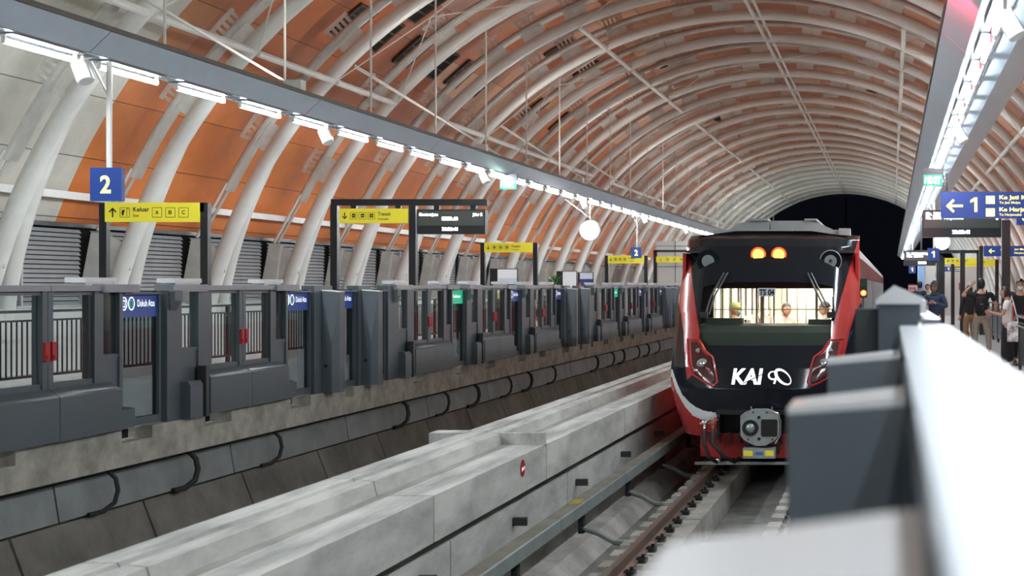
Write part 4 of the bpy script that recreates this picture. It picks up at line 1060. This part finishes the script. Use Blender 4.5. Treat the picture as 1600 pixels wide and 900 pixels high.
# bodies: each car a body with roof band, windows and doors
def car_body(y0, y1, parent, first=False):
    xL, xR = TX-W_, TX+W_
    mb = MB()
    prof = [(-W_+.0, -2.0), (-W_, .42), (-W_+.06, .62), (-W_+.2, .78), (-.6, .86), (.6, .86), (W_-.2, .78), (W_-.06, .62), (W_, .42), (W_, -2.0)]
    vs = [(TX+x, y0, z) for x, z in prof]+[(TX+x, y1, z) for x, z in prof]; n = len(prof)
    for i in range(n-1):
        if (i == 0 or i == n-2): continue
        mb.add([vs[i], vs[i+1], vs[n+i+1], vs[n+i]], [(0, 1, 2, 3)])
    mb.build('roof_shell', M_['tgrey'], parent)
    mb = MB()
    for x in (xL, xR):
        s = 1 if x == xR else -1
        mb.box(x, x-s*.05, y0, y1, .12, .45); mb.box(x, x-s*.05, y0, y1, -2.05, -.75)
    mb.build('side_band', M_['tred'], parent, smooth=False)
    mb = MB()
    for x in (xL, xR):
        s = 1 if x == xR else -1; mb.box(x+s*.001, x-s*.05, y0, y1, -.80, -.66)
        y = y0+.2
        while y < y1-.5: mb.box(x, x-s*.05, y, y+.22, -.75, .12); y += 1.45
    mb.build('window_pillar', M_['chrome'] if 0 else M_['tgrey'], parent, smooth=False)
    mb = MB()
    for x in (xL, xR): s = 1 if x == xR else -1; mb.box(x-s*.02, x-s*.03, y0, y1, -.75, .12)
    mb.build('side_glazing', M_['dglass'], parent, smooth=False)
    MB().box(xL+.05, xR-.05, y0, y1, -1.72, -1.63).build('saloon_floor', M_['tgrey'], parent, smooth=False)
    MB().box(xL+.15, xR-.15, y0+.3, y1-.3, -2.3, -1.75).build('underframe', M_['black'], parent, smooth=False)
    MB().box(xL+.3, xR-.3, y0, y1, .52, .56).build('saloon_ceiling', M_['cream2'], parent, smooth=False)
    mb = MB(); mb.box(TX-.55, TX-.40, y0+1.6, y1-.8, .48, .51); mb.box(TX+.40, TX+.55, y0+1.6, y1-.8, .48, .51); mb.build('ceiling_light', M_['salight'], parent, smooth=False)
    mb = MB()
    for x in (-1.3, 1.3):
        s = math.copysign(1, x); y = y0+2.2
        while y < y1-1.5:
            mb.box(TX+x, TX+x-s*.4, y, y+1.6, -1.25, -1.15); mb.box(TX+x, TX+x-s*.08, y, y+1.6, -1.15, -.75); y += 3.2
    mb.build('bench_seat', M_['tgrey'], parent, smooth=False)
    mb = MB()
    for x in (-.85, -.25, .85):
        y = y0+3.2
        while y < y1-1: mb.tube([(TX+x, y, -1.6), (TX+x, y, .5)], .015, 6); y += 3.2
    for x in (-.85, .85): mb.tube([(TX+x, y0+1.6, .28), (TX+x, y1-.5, .28)], .016, 6)
    mb.build('grab_pole', M_['chrome'], parent)
    mb = MB()
    for x in (xL, xR):
        s = 1 if x == xR else -1; y = y0+1.6
        while y < y1-.4: mb.box(x-s*.04, x-s*.09, y, y+.5, -.8, .5); y += 1.45
    mb.box(xL+.05, xR-.05, y1-.06, y1, -1.6, .5)
    mb.build('lining_panel', M_['cream2'], parent, smooth=False)
car_body(22.45, 38.6, car, True)
# joining skin between nose and body sides
for s in (-1, 1):
    x = TX+s*W_; MB().box(x-s*.0, x-s*.05, 22.0, 22.5, .05, .5).build('corner_post', M_['tred'], car, smooth=False)
# cab interior
mb = MB(); pts = [(.10, -1.0), (.10, -.70), (.22, -.60), (.9, -.58), (.9, -.9)]
for i in range(25):
    x = -1.02+2.04*i/24
    for o_, z in pts: mb.v.append((TX+x, ysurf(x, -.8)+o_, z))
for i in range(24):
    for j in range(4): mb.f.append((i*5+j, i*5+j+1, i*5+j+6, i*5+j+5)); mb.mi.append(0)
mb.build('cab_desk', M_['dash'], car)
MB().box(TX-.95, TX-.40, 21.6, 21.9, -.62, -.50).build('cab_console', M_['dash'], car, smooth=False); MB().box(TX+.6, TX+.98, 21.7, 21.95, -.62, -.52).build('cab_console', M_['dash'], car, smooth=False)
mb = MB(); mb.box(TX-1.33, TX-1.05, 23.3, 23.36, -1.6, .6); mb.box(TX+1.13, TX+1.33, 23.3, 23.36, -1.6, .6); mb.box(TX-1.1, TX+1.2, 23.3, 23.36, -.05, .6); mb.box(TX-1.1, TX+1.2, 23.3, 23.36, -1.6, -.72)
mb.build('cab_bulkhead', M_['black'], car, smooth=False)
MB().box(TX-1.05, TX+1.13, 23.32, 23.34, -.40, -.385).box(TX-.28, TX-.22, 23.32, 23.36, -.72, -.05).box(TX-.36, TX-.33, 23.32, 23.36, -.72, -.05).box(TX+.62, TX+.66, 23.32, 23.36, -.72, -.05).build('bulkhead_bar', M_['cream2'], car, smooth=False)
MB().box(TX-1.3, TX+1.3, 21.9, 23.3, .5, .54).build('cab_ceiling', M_['black'], car, smooth=False)
# black inner box behind the front, coupler recess
MB().box(TX-.8, TX+.8, 21.2, 21.3, -2.5, -1.6).build('recess_back', M_['black'], car, smooth=False)
MB().box(TX-.66, TX+.66, 20.5, 21.3, -1.86, -1.80).build('recess_top', M_['black'], car, smooth=False)
for s in (-1, 1): MB().box(TX+s*.62, TX+s*.66, 20.6, 21.3, -2.2, -1.84).build('recess_side', M_['black'], car, smooth=False)
mb = MB()
P = [(-.95, .25), (-.6, .08), (0, 0), (.6, .08), (.95, .25)]
for a, b in zip(P[:-1], P[1:]): mb.prism([(TX+a[0], 20.72+a[1]), (TX+b[0], 20.72+b[1]), (TX+b[0], 20.76+b[1]), (TX+a[0], 20.76+a[1])], 'z', -2.52, -2.16)
mb.build('obstacle_guard', M_['tred'], car, smooth=False)
mb = MB()
for k in range(12):
    x = -.78+k*.14+(.05 if k > 5 else 0)
    if abs(x) < .25: continue
    mb.box(TX+x, TX+x+.035, 20.66, 20.75, -2.30, -2.14)
mb.build('guard_slot', M_['black'], car, smooth=False)
MB().box(TX-.97, TX+.97, 20.5, 20.56, -2.585, -2.545).build('guide_bar', M_['metal'], car, smooth=False)
MB().box(TX-.22, TX+.25, 20.3, 20.7, -2.42, -2.27).build('coupler_support', M_['black'], car, smooth=False)
# coupler head
cxp = TX+.02; yk = 19.95
fp = [(-.27, .17), (-.22, .21), (-.08, .26), (.10, .26), (.24, .21), (.27, .17), (.27, -.10), (.22, -.17), (.08, -.25), (-.06, -.25), (-.22, -.17), (-.27, -.10)]
cp = MB().prism([(cxp+a, -2.00+b) for a, b in fp], 'y', yk, yk+.16).build('coupler', M_['metal'], car, smooth=False)
MB().tube([(cxp, yk+.1, -2.0), (cxp, 21.2, -2.0)], .12, 12).build('coupler_shaft', M_['black'], cp)
MB().disc((cxp-.13, yk-.005, -2.0), .115, 'y', .02, 24).build('coupler_cone', M_['dark'], cp); MB().ball((cxp-.13, yk+.0, -2.0), .07, 14, 8, (1, .6, 1)).build('coupler_hook', M_['metal'], cp)
r_ = [(.10, .06), (.13, .03)]; hp = [(-.115, -.10), (-.10, -.12), (.10, -.12), (.115, -.10), (.115, .10), (.10, .12), (-.10, .12), (-.115, .10)]
MB().prism([(cxp+.135+a, -2.0+b) for a, b in hp], 'y', yk-.012, yk+.01).build('coupler_pocket', M_['hole'], cp, smooth=False)
for a, b in ((-.01, .15), (-.01, -.15), (-.09, .22), (.10, .22), (.18, -.16), (-.16, -.16)): MB().disc((cxp+a, yk-.008, -2.0+b), .022 if abs(a) < .02 else .012, 'y', .02, 12).build('bolt', M_['dark'], cp)
for a in (-.12, .17): MB().tube([(cxp+a, yk+.05, -1.75), (cxp+a, yk+.05, -1.70)], .014, 8).build('grease_nipple', M_['chrome'], cp)
MB().tube([(cxp+.12, yk, -1.765), (cxp+.26, yk-.01, -1.79), (cxp+.30, yk-.01, -1.9), (cxp+.295, yk, -2.1), (cxp+.22, yk, -2.22)], .010, 6).build('side_pipe', M_['chrome'], cp)
el = MB().box(cxp-.23, cxp+.22, yk-.06, yk+.14, -2.42, -2.28).build('electric_box', M_['metal'], cp, smooth=False)
MB().box(cxp-.22, cxp-.09, yk-.066, yk-.058, -2.385, -2.31).box(cxp+.08, cxp+.20, yk-.066, yk-.058, -2.385, -2.31).build('warning_label', M_['yellow'], el, smooth=False)
MB().box(cxp-.05, cxp+.05, yk-.066, yk-.058, -2.37, -2.33).build('blue_label', mat('label_blue', (.05, .15, .5), .4), el, smooth=False)
# hoses and cocks beside the coupler
for i, (x, m) in enumerate(((-.80, M_['chrome']), (-.68, mat('rusty_cock', (.35, .08, .05), .5)))):
    MB().ball((TX+x, 20.35, -1.97), .05, 10, 8).tube([(TX+x, 20.6, -1.93), (TX+x, 20.33, -1.95), (TX+x, 20.32, -2.06)], .022, 8).tube([(TX+x-.07, 20.33, -1.98), (TX+x+.07, 20.33, -1.92)], .018, 6).build('hose_cock', m, car)
    MB().tube([(TX+x, 20.32, -2.05), (TX+x+.0, 20.25, -2.25), (TX+x+.07+.1*i, 20.27, -2.45), (TX+x+.16+.14*i, 20.4, -2.53), (TX+x+.2+.14*i, 20.6, -2.5)], .028, 8).build('brake_hose', M_['rubber'], car)
MB().ball((TX-.62, 20.42, -2.52), .04, 10, 8).build('hose_cock', M_['chrome'], car)
# side windows of the cab
for s in (-1, 1):
    x = TX+s*(W_+.004); MB().prism([(22.55, -.85), (23.3, -.85), (23.3, .05), (22.75, .05)], 'x', x, x+s*.006).build('cab_side_window', M_['tblack'], car, smooth=False)
# roof equipment
MB().box(TX-1.0, TX+1.15, 23.0, 27.5, .80, .90).build('roof_tray', M_['tgrey'], car, smooth=False)
MB().prism([(TX-.82, .90), (TX-.62, 1.02), (TX-.45, 1.06), (TX+.55, 1.06), (TX+.72, 1.0), (TX+.95, .90)], 'y', 23.3, 27.0).build('air_conditioner', M_['tgrey'], car, smooth=False)
MB().box(TX-.45, TX-.15, 23.2, 27.1, 1.06, 1.09).box(TX+.45, TX+.65, 23.2, 27.1, 1.06, 1.09).build('roof_rib', M_['tgrey'], car, smooth=False)
MB().box(TX-.5, TX+.28, 22.7, 22.9, .86, .89).build('antenna_plinth', M_['tgrey'], car); MB().tube([(TX-.08, 22.8, .88), (TX-.08, 22.8, 1.0)], [.02, .005], 6).build('antenna', M_['black'], car)
MB().box(TX+1.02, TX+1.2, 22.9, 23.5, .78, .92).build('roof_bracket', M_['tgrey'], car)
# following cars
c2 = thing('train_car', 'second coach of the red train, coupled behind the cab car', 'train', (TX, 39.2, -2.69), 'coaches of the red train')
car_body(39.2, 55.4, c2)
copy_tree(c2, dy=16.8, label='third coach of the red train, seen only along its flank')
copy_tree(c2, dy=33.6, label='fourth coach of the red train, farthest down the platform')

# ------------------------------------------------------------------ PEOPLE
def skinmesh(name, chains, m, parent, levels=2):
    """chains: lists of (point, radius); first point of every later chain may repeat an earlier point to join there"""
    vs = []; rs = []; es = []; idx = {}
    for ch in chains:
        prev = None
        for p, r in ch:
            k = tuple(round(c, 4) for c in p)
            if k not in idx: idx[k] = len(vs); vs.append(p); rs.append(r)
            i = idx[k]
            if prev is not None and prev != i: es.append((prev, i))
            prev = i
    me = bpy.data.meshes.new(name); me.from_pydata(vs, es, [])
    o = bpy.data.objects.new(name, me); C.objects.link(o)
    md = o.modifiers.new('s', 'SKIN'); md.use_smooth_shade = True
    sv = me.skin_vertices[0].data if me.skin_vertices else None
    if sv is None:
        bpy.context.view_layer.objects.active = o; bpy.ops.mesh.customdata_skin_add() ; sv = me.skin_vertices[0].data
    for i, r in enumerate(rs): sv[i].radius = (r if isinstance(r, tuple) else (r, r)); sv[i].use_root = (i == 0)
    ss = o.modifiers.new('u', 'SUBSURF'); ss.levels = levels; ss.render_levels = levels
    bpy.context.view_layer.update()
    me2 = bpy.data.meshes.new_from_object(o.evaluated_get(bpy.context.evaluated_depsgraph_get()))
    o.modifiers.clear(); o.data = me2; bpy.data.meshes.remove(me); me2.name = name
    me2.materials.clear(); me2.materials.append(m)
    me2.polygons.foreach_set('use_smooth', [True]*len(me2.polygons))
    if parent is not None: o.parent = parent
    return o
def person(label, x, y, face, h=1.68, top=None, bottom=None, hairc=None, pose=None, hijab=None, cap=None, mask=None, zf=-1.6, group=None, sleeve='short', shoe=None, stand=True, wide=1.1):
    """face: direction looked at, degrees (0 = +x, -90 = towards the camera)"""
    t = thing('person', label, 'person', (x, y, zf), group)
    t.rotation_euler.z = R_(face+90); k = h/1.70; ORG[t.name] = Vector((0, 0, 0))
    J = dict(pel=(0, 0, .93), waist=(0, .0, 1.08), chest=(0, .0, 1.30), neck=(0, .01, 1.455), head=(0, -.01, 1.60),
             sl=(.175, .01, 1.40), el=(.225, .02, 1.12), wl=(.235, -.06, .88), sr=(-.175, .01, 1.40), er=(-.225, .02, 1.12), wr=(-.235, -.06, .88),
             hl=(.09, 0, .90), kl=(.10, -.01, .50), al=(.10, .02, .09), hr=(-.09, 0, .90), kr=(-.10, -.01, .50), ar=(-.10, .02, .09))
    J.update(pose or {})
    S = lambda p: (p[0]*k*wide if abs(p[0]) < .3 else p[0]*k, p[1]*k, p[2]*k); J = {a: Vector(S(b)) for a, b in J.items()}
    def fwd(a, d): v = J[a]; return Vector((v.x, v.y-d*k, v.z))
    # hands: palm, four fingers, a thumb
    def hand(w, e):
        W = J[w]; d = (W-J[e]).normalized(); sd = d.cross(Vector((0, 1, 0)));
        sd = sd.normalized() if sd.length > .2 else Vector((1, 0, 0)); nrm = d.cross(sd).normalized()
        out = []; palm = W+d*.075*k
        out.append([(W, .024*k), (W+d*.04*k, (.034*k, .02*k)), (palm, (.036*k, .018*k))])
        for i, (o_, L) in enumerate(((-.027, .065), (-.009, .075), (.009, .07), (.027, .055))):
            b = palm+sd*o_*k; out.append([(palm, (.036*k, .018*k)), (b+d*.014*k, .0095*k), (b+d*L*.55*k+nrm*.012*k, .0088*k), (b+d*L*.9*k+nrm*.035*k, .0078*k)])
        tb = W+d*.035*k-sd*.03*k; out.append([(W+d*.04*k, (.034*k, .02*k)), (tb, .011*k), (tb+d*.03*k-sd*.018*k+nrm*.01*k, .0095*k), (tb+d*.055*k-sd*.02*k+nrm*.02*k, .008*k)])
        return out
    ch = [[(J['pel'], (.095*k, .075*k)), (J['waist'], (.09*k, .072*k)), (J['chest'], (.135*k, .09*k)), (J['neck'], .055*k), (J['neck']*.45+J['head']*.55, .052*k)]]
    for s in 'lr':
        ch.append([(J['chest'], (.135*k, .09*k)), (J['s'+s], .052*k), (J['e'+s], .040*k), (J['w'+s], .024*k)])
        ch += hand('w'+s, 'e'+s)
        ch.append([(J['pel'], (.095*k, .075*k)), (J['h'+s], .066*k), (J['k'+s], .048*k), (J['a'+s], .036*k), (fwd('a'+s, .12)-Vector((0, 0, .05*k)), .03*k)])
    skinmesh('body', ch, M_['skin'], t)
    # head
    hd = J['head']; mb = MB(); n, m_ = 20, 16
    for i in range(m_+1):
        a = math.pi*i/m_
        for j in range(n):
            b = 2*math.pi*j/n; sx = math.sin(a)*math.cos(b); sy = math.sin(a)*math.sin(b); sz = math.cos(a)
            rx, ry, rz = .076, .096, .118
            if sz < 0: rx *= 1+sz*.22; ry *= 1+sz*.1
            p = Vector((sx*rx, sy*ry, sz*rz))
            if sy < -.75 and -.25 < sz < .15: p.y -= .022*max(0, 1-abs(sx)/.22)      # nose
            if sy < -.6 and .1 < sz < .35: p.y += .008*(1 if .15 < abs(sx) < .55 else 0)   # eye sockets
            mb.v.append(hd+p*k)
    for i in range(m_):
        for j in range(n): mb.f.append((i*n+j, (i+1)*n+j, (i+1)*n+(j+1) % n, i*n+(j+1) % n)); mb.mi.append(0)
    for s in (-1, 1): mb.ball(hd+Vector((s*.076, .005, -.005))*k, .022*k, 8, 6, (.4, .8, 1.3))
    ho = mb.build('head', M_['skin'], t)
    for s in (-1, 1):
        MB().ball(hd+Vector((s*.030, -.083, .022))*k, .0115*k, 8, 6, (1, .6, .7)).build('eye', M_['hair'], ho)
        MB().box(*[v for v in ()]) if 0 else None
        mbb = MB(); c = hd+Vector((s*.032, -.088, .045))*k; mbb.box(c.x-.018, c.x+.018, c.y-.004, c.y+.006, c.z-.003, c.z+.003); mbb.build('eyebrow', M_['hair'], ho)
    if mask is None:
        c = hd+Vector((0, -.085, -.052))*k; MB().ball(c, .022*k, 10, 6, (1, .35, .3)).build('mouth', cloth('lip_tone', (.36, .11, .09), .5), ho)
    else:
        MB().ball(hd+Vector((0, -.052, -.042))*k, .062*k, 14, 10, (1.0, .78, .85)).build('face_mask', mask, ho)
    def shell(r0, zcut, ycut, m, nm, sc=(1, 1, 1), off=(0, .012, .02)):
        mb = MB(); o_ = hd+Vector(off)*k; nn, mm = 22, 16
        P = []
        for i in range(mm+1):
            a = math.pi*i/mm
            for j in range(nn):
                b = 2*math.pi*j/nn; d = Vector((math.sin(a)*math.cos(b)*.084*sc[0], math.sin(a)*math.sin(b)*.100*sc[1], math.cos(a)*.118*sc[2])); P.append(d)
        for i in range(mm):
            for j in range(nn):
                q = [i*nn+j, (i+1)*nn+j, (i+1)*nn+(j+1) % nn, i*nn+(j+1) % nn]; c = sum((P[w] for w in q), Vector())/4
                if c.y < ycut and c.z < zcut: continue
                mb.f.append(tuple(q)); mb.mi.append(0)
        mb.v = [o_+p*k*r0 for p in P]; return mb.build(nm, m, t)
    if hijab:
        shell(1.15, .055, -.045, hijab, 'head_scarf', (1.05, 1.02, 1.1))
        skinmesh('scarf_drape', [[(J['head']+Vector((0, .03, -.09))*k, (.09*k, .09*k)), (J['neck']+Vector((0, -.0, -.02))*k, (.11*k, .095*k)), (J['chest']+Vector((0, -.01, .06))*k, (.17*k, .12*k))]], hijab, t)
    elif cap:
        shell(1.1, .03, 9, cap, 'cap'); c = hd+Vector((0, -.12, .05))*k; MB().ball(c, .07*k, 14, 6, (1, .9, .12)).build('cap_peak', cap, t)
    else:
        h_ = shell(1.07, .045, -.03, hairc or M_['hair'], 'hair')
    if top:
        g = 1.0
        cc = [[(J['pel']+Vector((0, 0, -.075 if stand else .0))*k, (.158*k, .13*k)), (J['waist'], (.145*k, .115*k)), (J['chest'], (.168*k, .122*k)), (J['neck']-Vector((0, 0, .035))*k, .075*k)]]
        for s in 'lr':
            e = J['e'+s] if sleeve == 'long' else J['s'+s]*.35+J['e'+s]*.65
            c_ = [(J['chest'], (.168*k, .122*k)), (J['s'+s], .072*k), (e, .056*k)]
            if sleeve == 'long': c_.append((J['w'+s]*.93+J['e'+s]*.07, .037*k))
            cc.append(c_)
        skinmesh('shirt', cc, top, t)
    if bottom:
        cc = [[(J['pel']+Vector((0, 0, .06))*k, (.148*k, .12*k)), (J['pel']-Vector((0, 0, .02))*k, (.15*k, .125*k))]]
        for s in 'lr': cc.append([(J['pel']-Vector((0, 0, .02))*k, (.15*k, .125*k)), (J['h'+s]-Vector((0, 0, .03))*k, .112*k), (J['k'+s], .078*k), (J['a'+s]+Vector((0, 0, .03))*k, .062*k)])
        skinmesh('trousers', cc, bottom, t)
    for s in 'lr':
        a = J['a'+s]; MB().ball((a.x, a.y-.06*k, a.z-.045*k), .05*k, 14, 8, (.95, 2.5, .9)).build('shoe', shoe or M_['hair'], t)
    return t, J, k
navyc = cloth('navy_cloth', (.02, .035, .075)); blackc = cloth('black_cloth', (.010, .010, .012)); khaki = cloth('khaki_cloth', (.27, .23, .18)); whitec = cloth('white_cloth', (.72, .70, .69))
brownc = cloth('brown_cloth', (.20, .12, .06)); bluej = cloth('blue_jacket', (.03, .055, .11)); yelc = cloth('pale_yellow_cloth', (.65, .6, .35)); redc = cloth('red_cloth', (.45, .02, .03)); scarf = cloth('slate_scarf', (.035, .055, .09)); maskm = cloth('mask_paper', (.75, .78, .80)); olive = cloth('olive_cap', (.22, .27, .10))
tt, J, k = person('man seen from behind with black backpack and beige trousers, arm raised to his head', 1.97, 31.3, 90, 1.72, blackc, khaki, pose=dict(sl=(.18, 0, 1.40), el=(.42, -.02, 1.36), wl=(.16, -.02, 1.58), er=(-.27, -.02, 1.12), wr=(-.27, -.2, 1.02), hr=(-.09, 0, .9), kr=(-.12, .03, .52), ar=(-.13, .12, .13), kl=(.10, -.05, .5), al=(.10, -.06, .09)), shoe=whitec, wide=1.28)
bp = skinmesh('backpack', [[(Vector((0, .17, 1.02))*k, (.13*k, .07*k)), (Vector((0, .20, 1.15))*k, (.15*k, .085*k)), (Vector((0, .17, 1.36))*k, (.12*k, .06*k))]], blackc, tt)
for s in (-1, 1): MB().tube([(s*.10*k, .14*k, 1.38*k), (s*.12*k, .02*k, 1.47*k), (s*.12*k, -.12*k, 1.36*k), (s*.13*k, -.10*k, 1.1*k)], .018, 6).build('backpack_strap', blackc, tt)
MB().box(-.03, .03, .295, .30, 1.18, 1.20).build('backpack_badge', M_['chrome'], tt)
tt, J, k = person('woman in white shirt and wide dark trousers looking at her phone by the thick post', 2.22, 27.3, 175, 1.56, whitec, blackc, pose=dict(head=(0, -.05, 1.585), el=(.21, -.10, 1.13), wl=(.09, -.33, 1.18), er=(-.21, -.06, 1.12), wr=(-.07, -.30, 1.15)), shoe=whitec)
MB().box(-.035, .035, -.47, -.46, 1.14, 1.27).build('phone', M_['hair'], tt)
MB().ball((0, .09*k, 1.57*k), .05, 12, 8).build('hair_bun', M_['hair'], tt)
skinmesh('trouser_flare', [[(Vector((0, 0, .9))*k, (.14, .12)), (Vector((0, 0, .5))*k, (.15, .13)), (Vector((0, .01, .12))*k, (.17, .15))]], blackc, tt)
tote = thing('tote_bag', 'white canvas tote bag with grey print hanging from the phone woman\'s shoulder'.replace("phone woman's", 'arm of the woman in white').replace(' shoulder', ''), 'bag', (2.31, 27.1, -.95))
tote['label'] = 'white printed canvas tote bag carried by the woman in white'
mb = MB(); mb.prism([(2.21, -1.07), (2.45, -1.07), (2.47, -.68), (2.20, -.68)], 'y', 27.05, 27.14); tb = mb.build('pouch', mat('tote_print', (.75, .74, .72), .9, noise=.75, scale=9, col2=(.15, .15, .16)), tote)
MB().tube([(2.25, 27.09, -.68), (2.27, 27.15, -.36), (2.30, 27.25, -.20), (2.34, 27.2, -.36), (2.41, 27.12, -.68)], .012, 6).build('strap', whitec, tote)
tt, J, k = person('person in dark jacket and brown trousers half hidden behind the backpack man', 2.0, 36.5, 110, 1.58, blackc, brownc, sleeve='long')
tt, J, k = person('person in blue jacket, slate headscarf and glasses with clasped hands', .97, 32, -105, 1.66, bluej, navyc, hijab=scarf, sleeve='long', pose=dict(head=(0, -.02, 1.59), el=(.27, -.06, 1.14), wl=(.05, -.26, 1.24), er=(-.27, -.06, 1.14), wr=(-.05, -.26, 1.24)))
hd = J['head']
mb = MB()
for s in (-1, 1): mb.tube([(hd.x+s*.034+.026*math.cos(q*math.pi/6), hd.y-.102, hd.z+.022+.02*math.sin(q*math.pi/6)) for q in range(13)], .003, 5, False)
mb.tube([(hd.x-.01, hd.y-.103, hd.z+.022), (hd.x+.01, hd.y-.103, hd.z+.022)], .003, 5); mb.build('glasses', M_['hair'], tt)
person('man in navy jacket standing far down platform one', .98, 49, 60, 1.70, navyc, navyc, sleeve='long')
person('person in pale yellow top standing beside the navy jacket man', 1.28, 50.5, -60, 1.62, yelc, blackc)
person('masked man in black at the picture edge behind the steel barrier', 2.62, 28.9, -95, 1.70, blackc, blackc, mask=maskm)
person('person in red shirt behind the steel barrier, mostly hidden by the post', 2.66, 31.0, 200, 1.42, redc, blackc)
# passengers in the saloon
sit = dict(pel=(0, .1, .50), waist=(0, .10, .66), chest=(0, .06, .88), neck=(0, .05, 1.03), head=(0, .02, 1.17), sl=(.17, .06, .98), sr=(-.17, .06, .98), el=(.22, -.02, .74), er=(-.22, -.02, .74), wl=(.12, -.25, .66), wr=(-.12, -.25, .66),
           hl=(.09, .05, .50), hr=(-.09, .05, .50), kl=(.11, -.38, .50), kr=(-.11, -.38, .50), al=(.11, -.36, .09), ar=(-.11, -.36, .09))
person('seated train passenger in olive cap and teal mask seen through the windscreen', -2.72, 25.0, 5, 1.7, cloth('grey_blue_cloth', (.10, .13, .16)), blackc, cap=olive, mask=cloth('teal_mask', (.10, .35, .33)), pose=sit)
person('train passenger in pale top seated mid-car, seen through the windscreen', -2.0, 26.8, -60, 1.7, cloth('pale_pink_cloth', (.62, .50, .48)), khaki, pose=dict(sit, head=(0, -.06, 1.14)))
person('train passenger in grey reading, nearest the platform side of the windscreen', -1.22, 25.4, 180, 1.7, cloth('mid_grey_cloth', (.16, .17, .18)), blackc, cap=cloth('dark_cap', (.04, .04, .045)), pose=sit)
